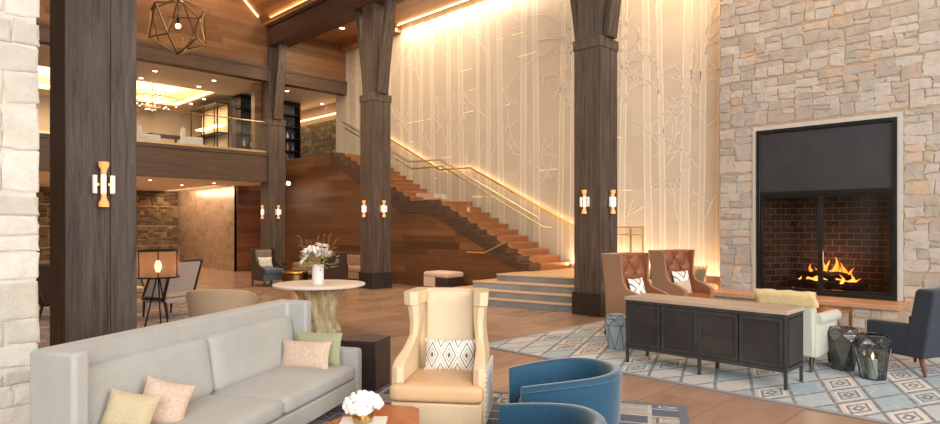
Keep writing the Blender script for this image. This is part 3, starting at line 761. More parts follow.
# balcony glass rail
br = thing('balcony_railing', 'glass balcony railing with slim bright rail along the mezzanine edge', 'railing', (0, 18.80, 3.97))
bm = B()
for k in range(10): box(bm, 9.9 - 1.5 * (k + 1) + .02, 9.9 - 1.5 * k - .02, -.006, .006, .05, .97)
part('glass_panel', bm, M['glass'], br, smooth=False)
bm = B(); tube(bm, [(-5, 0, .99), (9.9, 0, .99)], .018, 8); tube(bm, [(9.9, 0, 0), (9.9, 0, .99)], .018, 8); part('top_rail', bm, M['brass_pale'], br)
bm = B(); box(bm, -5, 9.9, -.025, .025, 0, .07); part('base_shoe', bm, M['brass_pale'], br, smooth=False)

# ================================================================== UPPER LEVEL FURNISHING
sh = thing('display_shelving', 'dark slate shelving block with bottles on the mezzanine behind the far column', 'shelving', (0, 0, 3.95))
bm = B(); box(bm, 9.75, 12.1, 21.55, 21.95, 0, 2.33); part('back_panel', bm, M['slate_block'], sh, smooth=False)
bm = B()
for z in (0, .45, .9, 1.35, 1.8, 2.25): box(bm, 9.75, 12.1, 21.2, 21.6, z, z + .05)
for x in (9.75, 10.5, 11.3, 12.05): box(bm, x, x + .05, 21.2, 21.6, 0, 2.33)
part('shelf_grid', bm, M['black'], sh, smooth=False)
R = random.Random(5)
M['bot'] = [m_plain('bottle_%s' % n, c, .25, 0, .1) for n, c in (('white', srgb(226, 226, 226)), ('amber', srgb(190, 120, 50)), ('blue', srgb(90, 110, 150)))]
nb_ = 0
for z in (.05, .5, .95):
    for x in (9.95, 10.25, 11.45, 11.65, 11.85):
        h = R.uniform(.22, .32)
        bm = B(); lathe(bm, [(.05, 0), (.055, .02), (.055, h * .6), (.02, h * .75), (.02, h)], 10)
        o = part('bottle', bm, M['bot'][R.randint(0, 2)]); o.location = (x, 21.38, 3.95 + z)
        tag(o, 'small bottle on the dark shelving block of the mezzanine', 'bottle', 'bottles on the mezzanine shelving')
cab = thing('display_case', 'tall glass display case with thin dark frame on the mezzanine', 'display case', (9.25, 22.0, 3.95))
bm = B()
for y in (0, 1.2, 2.4):
    for x in (0, .4): box(bm, x, x + .04, y, y + .04, 0, 2.1)
for z in (0, 1.0, 2.06): box(bm, 0, .44, 0, 2.44, z, z + .04)
part('frame', bm, M['black'], cab, smooth=False)
bm = B(); box(bm, .42, .44, 0, 2.4, 0, 2.1); part('back_panel', bm, M['cream_wall'], cab, smooth=False)
bm = B(); box(bm, .1, .4, .2, 1.0, 1.3, 1.34); box(bm, .1, .4, 1.4, 2.2, 1.3, 1.34); part('lit_shelf', bm, M['led'], cab, smooth=False)
for x, y, lb in ((8.1, 21.2, 'white square armchair behind the glass balcony, nearest the far column'), (6.9, 21.6, 'white square armchair behind the glass balcony, farther left')):
    t = thing('armchair', lb, 'chair', (x, y, 3.95), PI / 2.5)
    bm = B(); soft(bm, (0, .3, .5), (.7, .14, .8), .05, n=6); soft(bm, (-.33, 0, .35), (.1, .6, .5), .04, n=6); soft(bm, (.33, 0, .35), (.1, .6, .5), .04, n=6); part('body', bm, M['white_glaze'], t)
    bm = B(); soft(bm, (0, -.02, .36), (.56, .6, .16), .05, n=6); part('seat_cushion', bm, M['white_glaze'], t)
    for sx in (-.3, .3):
        for sy in (-.25, .3):
            bm = B(); tube(bm, [(sx, sy, 0), (sx, sy, .2)], .02, 6); part('leg', bm, M['black'], t)
t = thing('dining_table', 'small dark dining table behind the glass balcony', 'table', (7.6, 22.4, 3.95))
bm = B(); box(bm, -.6, .6, -.4, .4, .71, .75); part('tabletop', bm, M['dark_table'], t)
for sx in (-.5, .5):
    for sy in (-.33, .33):
        bm = B(); box(bm, sx - .03, sx + .03, sy - .03, sy + .03, 0, .71); part('leg', bm, M['black'], t)
# crystal chandelier in the cove
ch = thing('crystal_chandelier', 'sparkling crystal chandelier glowing under the mezzanine cove ceiling', 'chandelier', (*W(-10.55, 20.6)[:2], 5.75))
R = random.Random(9)
for k in range(60):
    a = R.uniform(0, 2 * PI); r = R.uniform(.15, .75); z = R.uniform(-.35, .5) * (1.1 - r)
    bm = B(); bmesh.ops.create_icosphere(bm, subdivisions=1, radius=.024, matrix=Matrix.Translation((r * math.cos(a), r * math.sin(a), z)))
    part('crystal', bm, M['crystal'], ch)
bm = B()
for r, z in ((.75, .1), (.5, .3), (.25, -.15)): tube(bm, [(r * math.cos(a * PI / 12), r * math.sin(a * PI / 12), z) for a in range(25)], .012, 6)
tube(bm, [(0, 0, -.2), (0, 0, .94)], .012, 6)
for a in range(6): tube(bm, [(0, 0, .3), (.75 * math.cos(a * PI / 3), .75 * math.sin(a * PI / 3), .1)], .01, 6)
part('frame', bm, M['brass'], ch)

# downlights
def downlight(x, y, z, lb, r=.06):
    t = thing('downlight', lb, 'ceiling light', (x, y, z), 0, 'recessed downlights')
    bm = B(); lathe(bm, [(r * 1.35, -.006), (r * 1.35, 0)], 20); part('trim_ring', bm, M['white_ceil'], t)
    bm = B(); lathe(bm, [(r, -.010), (r, -.004)], 20); part('lens', bm, M['spot'], t)
def on_plane(u, v, z):
    d = (z - HC) * F / (225 - v); r = (u - 470) / F * d; x, y, _ = W(r, d); return x, y
for u, v in ((155, 71), (141, 78), (199, 86.5), (214, 80.5), (204, 99), (191, 103.5)):
    x, y = on_plane(u, v, 6.30); downlight(x, y, 6.30, 'small round recessed light in the mezzanine ceiling, left of the far column')
for u, v in ((287, 91), (322, 104)):
    x, y = on_plane(u, v, 6.30); downlight(x, y, 6.30, 'small round recessed light in the mezzanine ceiling above the stairs')
for u, v in ((150, 180), (214, 183), (182, 185)):
    x, y = on_plane(u, v, 3.04); downlight(x, y, 3.04, 'small round recessed light in the low ceiling under the mezzanine', .045)
x, y = on_plane(342, 28, 8.05); downlight(x, y, 8.05, 'lone round recessed light in the wooden soffit above the stairs', .08)

# framed art glimpsed between pier and column
for z, lb in ((4.55, 'framed warm-toned print on the far wall between stone pier and near column'),):
    t = thing('framed_art', lb, 'picture', (-.6, 26.96, z))
    bm = B(); box(bm, -1.2, 1.2, -.03, 0, 0, 1.1); part('frame', bm, M['black'], t, smooth=False)
    bm = B(); box(bm, -1.12, 1.12, -.04, -.03, .08, 1.02); part('print', bm, M['art'], t, smooth=False)

# ================================================================== GEOMETRIC PENDANTS
def pendant(x, y, z, ztop, lb, R_=.44):
    t = thing('pendant_light', lb, 'pendant light', (x, y, z), .35, 'faceted cage pendants')
    V = [(0, 0, R_ * 1.0)]
    for k in range(6): V.append((R_ * .92 * math.cos(k * PI / 3), R_ * .92 * math.sin(k * PI / 3), R_ * .55))
    for k in range(6): V.append((R_ * .92 * math.cos(k * PI / 3 + PI / 6), R_ * .92 * math.sin(k * PI / 3 + PI / 6), -R_ * .55))
    V.append((0, 0, -R_ * 1.0))
    E = []
    for k in range(6):
        a, b = 1 + k, 1 + (k + 1) % 6; c, d = 7 + k, 7 + (k + 1) % 6
        E += [(0, a), (a, b), (a, c), (b, c), (c, d), (c, 13)]
    bm = B()
    for a, b in E: bar(bm, V[a], V[b], .022, .022)
    for p in V: bmesh.ops.create_icosphere(bm, subdivisions=1, radius=.022, matrix=Matrix.Translation(p))
    part('cage', bm, M['brass_dk'], t, smooth=False)
    bm = B(); tube(bm, [(0, 0, R_), (0, 0, ztop - z)], .014, 8); part('rod', bm, M['black'], t)
    bm = B(); tube(bm, [(0, 0, R_), (0, 0, .08)], .012, 8); tube(bm, [(0, 0, .14), (0, 0, .04)], .028, 10); part('socket', bm, M['black'], t)
    bm = B(); bmesh.ops.create_icosphere(bm, subdivisions=2, radius=.045); part('bulb', bm, M['bulb'], t)
    return t
M['brass_dk'] = m_metal('bronze_cage', srgb(120, 96, 62), .35)
x, y, _ = W(-5.18, 11.0); pendant(x, y, 5.18, 8.22 + (9.3 - x) * .926, 'bronze faceted cage pendant with a single bulb hanging left of the main beam', .50)
x, y, _ = W(-6.9, 12.0); pendant(x, y, 6.55, 8.22 + (9.3 - x) * .926, 'bronze cage pendant half hidden behind the massive near column at the top edge', .55)

# ================================================================== FIREPLACE
fp = thing('fireplace', 'tall black iron fireplace with gunmetal hood panel set in the stone wall', 'fireplace', (0, 0, 0))
def rect_frame(bm, x0, x1, a, b, c, d, w):
    box(bm, x0, x1, a, a + w, c, d); box(bm, x0, x1, b - w, b, c, d); box(bm, x0, x1, a + w, b - w, c, c + w); box(bm, x0, x1, a + w, b - w, d - w, d)
bm = B(); a, b, c, d = FY0 - SUR, FY1 + SUR, FZ0, FZ1 + SUR
box(bm, FX - .035, FX + .5, a, FY0, c, d); box(bm, FX - .035, FX + .5, FY1, b, c, d); box(bm, FX - .035, FX + .5, FY0, FY1, FZ1, d); part('limestone_surround', bm, M['limestone'], fp, smooth=False)
bm = B(); rect_frame(bm, FX - .06, FX + .10, FY0, FY1, FZ0, FZ1, .065); part('outer_frame', bm, M['iron'], fp, bevel=.006)
bm = B(); box(bm, FX + .0, FX + .04, FY0 + .065, FY1 - .065, 2.24, FZ1 - .065); part('hood_panel', bm, M['iron_panel'], fp, smooth=False)
bm = B(); box(bm, FX - .05, FX + .06, FY0 + .06, FY1 - .06, 2.18, 2.26); part('lintel', bm, M['iron'], fp, bevel=.005)
ym = (FY0 + FY1) / 2 + .03
for a, b in ((FY0 + .065, ym), (ym, FY1 - .065)):
    bm = B(); rect_frame(bm, FX - .03, FX + .03, a, b, FZ0 + .065, 2.18, .04); dd = part('glass_door', bm, M['iron'], fp, bevel=.004)
    bm = B(); box(bm, FX - .004, FX + .004, a + .04, b - .04, FZ0 + .10, 2.14); part('pane', bm, M['mesh_screen'], dd, smooth=False)
bm = B(); y0, y1, xb = FY0 + .02, FY1 - .02, FX + .75
box(bm, xb, xb + .06, y0 + .3, y1 - .3, FZ0, 3.3); part('firebox_back', bm, M['brick'], fp, smooth=False)
for a, b, c_ in (((FX + .10, y0), (xb, y0 + .32), 0), ((FX + .10, y1), (xb, y1 - .32), 0)):
    bm = B(); q = [a, b, (b[0], b[1] + (-.05 if b[1] < 3 else .05)), (a[0], a[1] + (-.01 if b[1] < 3 else .01))]
    prism(bm, q, FZ0, 3.3); part('firebox_side', bm, M['brick_x'], fp, smooth=False)
bm = B(); box(bm, FX + .05, xb + .06, FY0, FY1, FZ0 - .02, FZ0 + .03); box(bm, FX + .05, xb + .06, FY0, FY1, 3.3, 3.36); part('firebox_floor', bm, M['iron'], fp, smooth=False)
bm = B()
for k in range(9): bar(bm, (FX + .22 + .03, 2.75 + k * .14, FZ0 + .10), (FX + .55, 2.75 + k * .14, FZ0 + .10), .018)
bar(bm, (FX + .25, 2.7, FZ0 + .10), (FX + .25, 3.95, FZ0 + .10), .02); bar(bm, (FX + .55, 2.7, FZ0 + .10), (FX + .55, 3.95, FZ0 + .10), .02)
for y in (2.75, 3.9):
    for x in (FX + .25, FX + .55): bar(bm, (x, y, FZ0 + .03), (x, y, FZ0 + .2), .02)
part('grate', bm, M['black'], fp, smooth=False)
bm = B(); R = random.Random(3)
for k in range(60): bmesh.ops.create_icosphere(bm, subdivisions=1, radius=R.uniform(.012, .026), matrix=Matrix.Translation((FX + R.uniform(.2, .55), R.uniform(2.7, 3.95), FZ0 + .05)))
part('embers', bm, M['ember'], fp)
logs = [((.32, 2.72, .20), (.36, 3.45, .24), .075), ((.30, 3.3, .19), (.40, 3.95, .22), .08), ((.50, 2.9, .20), (.48, 3.8, .20), .08), ((.42, 2.95, .36), (.34, 3.55, .40), .07), ((.34, 3.2, .35), (.48, 3.85, .38), .065)]
for k, (p, q, r) in enumerate(logs):
    p, q = Vector(p) + Vector((FX, 0, FZ0 - .04)), Vector(q) + Vector((FX, 0, FZ0 - .04)); bm = B()
    pts = [p.lerp(q, f / 8) + Vector((0, 0, .012 * math.sin(f * 1.7 + k))) for f in range(9)]; tube(bm, pts, r, 10, r * .85)
    o = part('firewood_log', bm, M['log']); tag(o, 'charred log burning on the grate inside the fireplace', 'log', 'logs in the fireplace')
fl = thing('fire', 'orange flames leaping over logs behind the fireplace doors', 'fire', (FX + .38, 3.3, FZ0 + .14))
for k, (y, x, h, w) in enumerate(((-.08, .06, .52, .09), (.13, .04, .50, .085), (-.22, .06, .42, .08), (.28, .04, .38, .08), (-.36, .02, .34, .07), (0.05, 0, .46, .075), (-.14, .02, .36, .07), (.20, -.03, .32, .065), (.36, .05, .26, .06), (-.30, .03, .26, .06), (-.02, .08, .30, .06), (-.44, -.02, .16, .05), (.50, 0, .15, .05), (.12, .1, .22, .06), (-.22, -.08, .22, .045))):
    bm = B(); n = 12; pts = []; rr = []
    rings = []
    for i in range(n + 1):
        f = i / n; r = w * (math.sin(PI * min(1, (f * .9 + .12))) ** .8) * (1 - f * .75) + .002
        cx = .03 * math.sin(f * 5 + k * 2) * f; cy = .05 * math.sin(f * 6 + k) * f
        rings.append([bm.verts.new((x + cx + r * .6 * math.cos(a * PI / 5), y + cy + r * math.sin(a * PI / 5), f * h)) for a in range(10)])
    for A, D in zip(rings, rings[1:]):
        for a in range(10): bm.faces.new((A[a], A[(a + 1) % 10], D[(a + 1) % 10], D[a]))
    bm.faces.new(rings[0][::-1]); bm.faces.new(rings[-1]); part('flame', bm, M['fire'], fl)
# hearth bench
he = thing('hearth', 'long raised stone hearth with orange-toned slab top before the fireplace', 'hearth', (0, 0, 0))
bm = B(); box(bm, 11.28, 11.92, 2.08, 5.02, 0, .35); hb = part('base', bm, M['mortar'], he, smooth=False)
bm = stonework(2.08, 5.02, 0, .35, lambda u, v, d: (11.28 - d, u, v), .175, .04, .008, .02, 8); part('stonework', bm, M['stone_wall'], hb, smooth=False)
bm = B(); box(bm, 11.18, 11.94, 2.02, 5.07, .35, .42); part('slab', bm, M['hearth_wood'], he, bevel=.008)

# ================================================================== RUGS
def rug(name, label, cx, cy, rz, w, l, mat, edge, group=None):
    t = thing(name, label, 'rug', (cx, cy, 0), rz)
    bm = B(); box(bm, -w / 2, w / 2, -l / 2, l / 2, .001, .012); part('pile', bm, mat, t, smooth=False)
    bm = B(); e = .07
    box(bm, -w / 2 - e, w / 2 + e, -l / 2 - e, -l / 2, .001, .013); box(bm, -w / 2 - e, w / 2 + e, l / 2, l / 2 + e, .001, .013)
    box(bm, -w / 2 - e, -w / 2, -l / 2, l / 2, .001, .013); box(bm, w / 2, w / 2 + e, -l / 2, l / 2, .001, .013)
    part('border', bm, edge, t, smooth=False); return t
rug('patterned_rug', 'large pale blue and grey patterned rug under the fireside seating', 8.55, 2.2, 0, 4.85, 7.3, M['rug_big'], M['rug_big_edge'])
SA = math.radians(15.8)
ux, uy = (math.cos(SA), -math.sin(SA)), (math.sin(SA), math.cos(SA))     # sofa frame in (r,d)
def SF(x, y): return (ox + ux[0] * x + uy[0] * y, oy + ux[1] * x + uy[1] * y)
SRZ = face(0, -1) + 0.0
def rz_of(vr, vd):
    wx, wy = (vd + vr) / S2, (vd - vr) / S2; return math.atan2(wy, wx)
SROT = rz_of(*ux)
r0, d0 = 1.95 - ux[0] * 1.75 - uy[0] * 1.5, 5.62 - ux[1] * 1.75 - uy[1] * 1.5
rug('patterned_rug', 'navy and cream patterned rug under the blue chairs and orange-brown coffee table', *W(r0, d0)[:2], SROT, 3.36, 2.86, M['rug_navy'], M['rug_navy_edge'])
rug('patterned_rug', 'small dark patterned rug under the tripod lamp in the far left lounge', 2.9, 12.0, 0, 4.1, 4.6, M['rug_lounge'], M['rug_lounge'])

# ================================================================== SOFA
ox, oy = -2.465, 3.455
sofa = thing('sofa', 'long pale grey upholstered sofa with high winged back', 'sofa', W(ox, oy, .014), SROT)
L, D = 2.48, .85
bm = B(); prism(bm, [(0, 0), (.325, 0), (.325, .11), (.14, .11), (.14, L - .11), (.34, L - .11), (.34, L), (0, L)], .12, .94); part('winged_back', bm, M['sofa'], sofa, bevel=.025, seg=3)
for y in (0, L - .11):
    bm = B(); soft(bm, (.605, y + .055, .325), (.49, .11, .41), .025, n=8); part('arm', bm, M['sofa'], sofa)
bm = B(); box(bm, .10, D - .01, .11, L - .11, .12, .265); part('seat_rail', bm, M['sofa'], sofa, bevel=.012)
for k in range(2):
    y = .115 + (L - .23) / 2 * (k + .5)
    bm = B(); soft(bm, (.50, y, .335), (.70, (L - .23) / 2 - .008, .13), .045, .02, 12); part('seat_cushion', bm, M['sofa'], sofa)
    bm = B(); mt = Matrix.Translation((.20, y, .38)) @ Matrix.Rotation(math.radians(-9), 4, 'Y')
    soft(bm, (0, 0, .215), (.17, (L - .23) / 2 - .01, .43), .06, .012, 12, mt); part('back_cushion', bm, M['sofa'], sofa)
for x in (.08, .75):
    for y in (.06, L - .06):
        bm = B(); tube(bm, [(x, y, 0), (x, y, .13)], .02, 8, .026); part('leg', bm, M['leg_dark'], sofa)

def put_pillow(name, label, lr, ld, z, rz, w, h, t, mat, lean=12, roll=0, group=None):
    o = part(name, pillow_bm(w, h, t), mat); tag(o, label, 'pillow', group)
    x, y, _ = W(lr, ld)
    o.matrix_world = Matrix.Translation((x, y, z)) @ Matrix.Rotation(rz, 4, 'Z') @ Matrix.Rotation(math.radians(-lean), 4, 'X') @ Matrix.Rotation(math.radians(roll), 4, 'Y')
    return o
# left pair: lean on the left back cushion, facing +x of the sofa, turned a little towards the room
zr = .415
put_pillow('throw_pillow', 'sand-coloured square pillow at the near end of the grey sofa', *SF(.40, .235), zr, SROT + PI / 2 - 1.0, .28, .27, .10, M['sand'], 22, 14)
put_pillow('throw_pillow', 'blush speckled square pillow beside the sand one on the grey sofa', *SF(.42, .49), zr, SROT + PI / 2 - .75, .29, .28, .10, M['pink'], 22, 20)
put_pillow('throw_pillow', 'pale olive pillow behind the lumbar one at the far sofa arm', *SF(.52, 2.24), zr, SROT + .02, .46, .29, .09, M['olive'], 10)
put_pillow('lumbar_pillow', 'blush beige lumbar pillow in front of the olive one on the sofa', *SF(.49, 2.08), zr - .01, SROT + .06, .46, .25, .11, M['pink'], 14)

# ================================================================== CREAM WINGBACK
def legs(t, pts, h, r0, r1, mat, name='leg', z0=0.0):
    for x, y, dx, dy in pts:
        bm = B(); tube(bm, [(x + dx, y + dy, z0), (x, y, z0 + h)], r0, 8, r1); part(name, bm, mat, t)
wb = thing('wingback_chair', 'tall cream leather wingback chair with flared wings facing the viewer', 'chair', W(-.20, 4.95, .013), face(-.13, -1))
lv = [(.13, .355, .33, -.30, .36, .09, .12), (.36, .355, .33, -.31, .37, .09, .12), (.56, .355, .33, -.30, .37, .09, .12), (.60, .350, .33, -.24, .375, .085, .12), (.66, .325, .318, -.06, .38, .07, .115), (.74, .302, .305, .05, .385, .065, .11),
      (.84, .298, .300, .06, .39, .075, .105), (.93, .308, .305, .05, .395, .085, .10), (.985, .315, .308, .04, .397, .09, .10), (.99, .338, .315, .03, .398, .115, .10), (1.10, .345, .320, .03, .40, .12, .10)]
bm = B(); shell(bm, lv); part('winged_shell', bm, M['cream'], wb, bevel=.01)
bm = B(); mt = Matrix.Translation((0, .235, .44)) @ Matrix.Rotation(math.radians(-4), 4, 'X'); soft(bm, (0, 0, .32), (.40, .07, .64), .03, .01, 10, mt); part('back_cushion', bm, M['cream_in'], wb)
bm = B(); soft(bm, (0, -.10, .395), (.54, .62, .13), .045, .015, 12); soft(bm, (0, -.375, .395), (.70, .10, .128), .04, 0, 8); part('seat_cushion', bm, M['tan_seat'], wb)
bm = B(); box(bm, -.34, .34, -.405, .30, .13, .325); part('seat_rail', bm, M['cream'], wb, bevel=.015)
for s in (-1, 1):
    bm = B(); prism(bm, [(-.27, .15), (.28, .15), (.28, .55), (-.27, .55)], s * .345, s * .360, 'x'); part('side_panel', bm, M['ikat_out'], wb, smooth=False)
legs(wb, [(-.29, -.34, 0, -.0), (.29, -.34, 0, 0), (-.27, .29, 0, .04), (.27, .29, 0, .04)], .14, .016, .026, M['leg_dark'])
x, y = -.165, 5.02
o = put_pillow('lumbar_pillow', 'white lumbar pillow with dark lozenge pattern on the cream wingback chair', x, y - .02, .468, face(-.13, -1), .42, .26, .11, M['ikat'], 12)

# ================================================================== TUFTED CARAMEL WINGBACKS
def tufted(loc, rz, lb):
    t = thing('tufted_wingback_chair', lb, 'chair', loc, rz, 'tufted caramel wingback chairs')
    lv = [(.16, .365, .34, -.33, .38, .08, .12), (.58, .365, .345, -.34, .39, .08, .12), (.63, .36, .345, -.24, .395, .07, .12), (.70, .35, .35, -.02, .40, .05, .20), (.80, .35, .355, .05, .405, .04, .22), (1.05, .375, .375, .06, .42, .035, .22), (1.21, .40, .39, .06, .44, .03, .22)]
    bm = B(); shell(bm, lv, inner_mat=True); part('winged_shell', bm, [M['copper_out'], M['copper_lea']], t, bevel=.012)
    bm = B(); nx, nz = 60, 70; G = []
    for j in range(nz + 1):
        row = []
        for i in range(nx + 1):
            z = .49 + .705 * j / nz; x = (-.315 + .63 * i / nx) * (1 + .20 * max(0, z - .8))
            a = (x / .155 + z / .18); b = (x / .155 - z / .18)
            fa, fb = abs(math.sin(a * PI / 2)), abs(math.sin(b * PI / 2))
            pf = .075 * (fa * fb) ** .6
            row.append(bm.verts.new((x, .175 + (z - .5) * .035 - pf, z)))
        G.append(row)
    for j in range(nz):
        for i in range(nx): bm.faces.new((G[j][i], G[j][i + 1], G[j + 1][i + 1], G[j + 1][i]))
    o = part('tufted_back', bm, M['copper_lea'], t, angle=80)
    sm = o.modifiers.new('thick', 'SOLIDIFY'); sm.thickness = .03; sm.offset = 0
    for a in range(-12, 24):
        for b in range(-24, 12):
            x, z = (a + b) * .155, (a - b) * .18
            if abs(x) < .29 and .52 < z < 1.17:
                bm = B(); bmesh.ops.create_icosphere(bm, subdivisions=1, radius=.018, matrix=Matrix.Translation((x * (1 + .20 * max(0, z - .8)), .150 + (z - .5) * .035, z))); part('button', bm, M['brown_dark'], t)
    bm = B(); soft(bm, (0, -.06, .42), (.56, .62, .15), .05, .02, 10); part('seat_cushion', bm, M['copper_lea'], t)
    bm = B(); box(bm, -.34, .34, -.33, .36, .16, .35); part('seat_rail', bm, M['copper_out'], t, bevel=.015)
    legs(t, [(-.32, -.30, 0, 0), (.32, -.30, 0, 0), (-.30, .34, 0, .05), (.30, .34, 0, .05)], .17, .018, .03, M['leg_dark'])
    return t
t1 = tufted(W(2.52, 9.25, .013), face(.67, -.74), 'tufted caramel wingback chair nearest the dark timber column')
t2 = dup(t1, W(3.58, 10.45, .013), face(.52, -.85), 'tufted caramel wingback chair between the column and the stone wall, farther one')
def local(t, x, y):
    v = Matrix.Rotation(t.rotation_euler[2], 3, 'Z') @ Vector((x, y, 0)); return v.x + t.location[0], v.y + t.location[1]
def chair_pillow(name, t, x, y, z, w, h, th, mat, lb, lean=14, dz=0, roll=0):
    o = part(name, pillow_bm(w, h, th), mat); tag(o, lb, 'pillow'); px, py = local(t, x, y)
    o.matrix_world = Matrix.Translation((px, py, z)) @ Matrix.Rotation(t.rotation_euler[2] + dz, 4, 'Z') @ Matrix.Rotation(math.radians(-lean), 4, 'X') @ Matrix.Rotation(math.radians(roll), 4, 'Y'); return o
M['bw_diamond'] = m_diamond('bw_lozenge', 'X', 'Z', .40, .40, srgb(236, 230, 222), [srgb(60, 56, 58), srgb(236, 230, 222)])
chair_pillow('throw_pillow', t1, 0, -.02, .505, .38, .36, .11, M['bw_diamond'], 'white pillow with dark lines on the tufted chair nearest the column')
chair_pillow('throw_pillow', t2, .02, -.02, .505, .40, .38, .11, M['bw_diamond'], 'white pillow with a black diamond on the farther tufted chair')
chair_pillow('throw_pillow', t2, -.14, -.20, .505, .30, .24, .10, M['beige'], 'small tan pillow in front on the farther tufted chair', 25)

# ================================================================== BLUE BARREL CHAIRS
def barrel(loc, rz, lb):
    t = thing('barrel_chair', lb, 'chair', loc, rz, 'blue velvet barrel chairs')
    bm = B(); n = 40; rings = []
    prof_o = [(.25, .96), (.27, .975), (.45, .99), (.58, 1.0), (.61, .985), (.622, .94), (.622, .86), (.61, .82), (.58, .80), (.45, .80), (.36, .80)]
    A0 = math.radians(158)
    cols_ = []
    for i in range(n + 1):
        a = -A0 + 2 * A0 * i / n      # a=0 -> back (+Y)
        ex = max(0, abs(a) - PI / 2)  # arms run straight forward after the half circle
        drop = .0
        col = []
        for z, k in prof_o:
            R_ = .37 * k
            if abs(a) <= PI / 2: px, py = R_ * math.sin(a), R_ * math.cos(a)
            else: px, py = math.copysign(R_, a) * (1 - .16 * (ex / (A0 - PI / 2)) ** 2), -ex * .33
            zz = z if z < .3 else z - (.07 * (max(0, abs(a) - .7) / (A0 - .7)) ** 1.6) * (z - .25) / .37
            col.append(bm.verts.new((px, py, zz)))
        cols_.append(col)
    for A, D_ in zip(cols_, cols_[1:]):
        for k in range(len(A) - 1): bm.faces.new((A[k], D_[k], D_[k + 1], A[k + 1]))
        bm.faces.new((A[-1], D_[-1], D_[0], A[0]))
    bm.faces.new(cols_[0][::-1]); bm.faces.new(cols_[-1]); part('shell', bm, M['velvet'], t, bevel=.012, seg=3, angle=60)
    bm = B(); tube(bm, [tuple(Vector(((.372 if abs(a) <= PI / 2 else .372 * (1 - .16 * ((abs(a) - PI / 2) / (A0 - PI / 2)) ** 2)) * (math.sin(a) if abs(a) <= PI / 2 else math.copysign(1, a)), .372 * math.cos(a) if abs(a) <= PI / 2 else -(abs(a) - PI / 2) * .33, .585 - .07 * (max(0, abs(a) - .7) / (A0 - .7)) ** 1.6))) for a in [-A0 + 2 * A0 * i / 48 for i in range(49)]], .006, 6)
    part('piping', bm, M['velvet'], t)
    bm = B(); lathe(bm, [(.05, .25), (.275, .25), (.29, .28), (.29, .37), (.275, .405), (.22, .42), (.05, .425)], 36)
    for v in bm.verts:
        if v.co.y < 0: v.co.y *= 1.25
    part('seat_cushion', bm, M['velvet'], t)
    legs(t, [(-.24, -.24, -.02, -.02), (.24, -.24, .02, -.02), (-.24, .24, -.02, .02), (.24, .24, .02, .02)], .27, .014, .024, M['leg_wal'])
    return t
b1 = barrel(W(.71, 4.46, .013), face(-1, -.08), 'teal blue velvet barrel chair, the farther and fully visible one')
dup(b1, W(.35, 3.30, .013), face(-.82, .57), 'teal blue velvet barrel chair cut off by the bottom edge')

# ================================================================== COFFEE TABLE, FLOWERS
ct = thing('coffee_table', 'orange-brown tapered coffee table between sofa and blue chairs', 'table', W(-.62, 3.7), 0)
def toloc(pts, c): 
    cx, cy, _ = W(*c); return [(W(*p)[0] - cx, W(*p)[1] - cy) for p in pts]
poly = toloc([(-.68, 4.25), (-.62, 4.27), (-.38, 4.21), (-.34, 4.16), (-.30, 3.7), (-.36, 3.1), (-.5, 2.85), (-.95, 2.95), (-1.12, 3.2), (-1.05, 3.6)], (-.62, 3.7))
bm = B(); prism(bm, poly, .385, .42); part('tabletop', bm, M['coffee'], ct, bevel=.008)
bm = B(); prism(bm, [(x * .8, y * .8) for x, y in poly], .33, .385); part('apron', bm, M['leg_dark'], ct)
for k in (1, 3, 6, 8):
    x, y = poly[k]; bm = B(); tube(bm, [(x * .8, y * .8, 0.012), (x * .76, y * .76, .34)], .018, 8, .03); part('leg', bm, M['leg_dark'], ct)
x, y, _ = W(-.655, 3.80)
bk = part('book', B(), M['white_glaze']); 
bmk = B(); box(bmk, -.11, .11, -.14, .14, 0, .022); bmk.to_mesh(bk.data); bmk.free(); bk.location = (x, y, .421); bk.rotation_euler[2] = PI / 4 + .05
tag(bk, 'flat white book under the brass flower bowl on the coffee table', 'book')
fb = thing('flower_bowl', 'round brass bowl of white hydrangeas on the coffee table', 'flowers', (x, y, .444))
bm = B(); lathe(bm, [(.035, 0), (.062, .012), (.068, .04), (.062, .075), (.056, .075), (.05, .06)], 24); part('bowl', bm, M['brass'], fb)
bm = B(); R = random.Random(2)
for k in range(170):
    a, b = R.uniform(0, 2 * PI), math.acos(R.uniform(-.45, 1)); r = .076 + R.uniform(-.006, .008)
    c = Vector((math.sin(b) * math.cos(a) * r * 1.35, math.sin(b) * math.sin(a) * r * 1.35, .105 + math.cos(b) * r * .85))
    bmesh.ops.create_icosphere(bm, subdivisions=1, radius=R.uniform(.013, .02), matrix=Matrix.Translation(c))
bmesh.ops.create_icosphere(bm, subdivisions=2, radius=.075, matrix=Matrix.Translation((0, 0, .105))); part('blossoms', bm, M['petal'], fb)

# ================================================================== DARK SIDE TABLE
stb = thing('side_table', 'dark espresso square side table at the far end of the grey sofa', 'table', W(-1.06, 6.33), SROT + .02)
bm = B(); box(bm, -.19, .19, -.19, .19, .455, .50); part('tabletop', bm, M['dark_table'], stb, bevel=.004)
for s_ in (-1, 1):
    bm = B(); box(bm, min(s_ * .19, s_ * .16), max(s_ * .19, s_ * .16), -.19, .19, 0, .455); part('side_panel', bm, M['dark_table'], stb, bevel=.004)
bm = B(); box(bm, -.16, .16, -.19, -.17, .02, .455); part('front_panel', bm, M['dark_table'], stb)

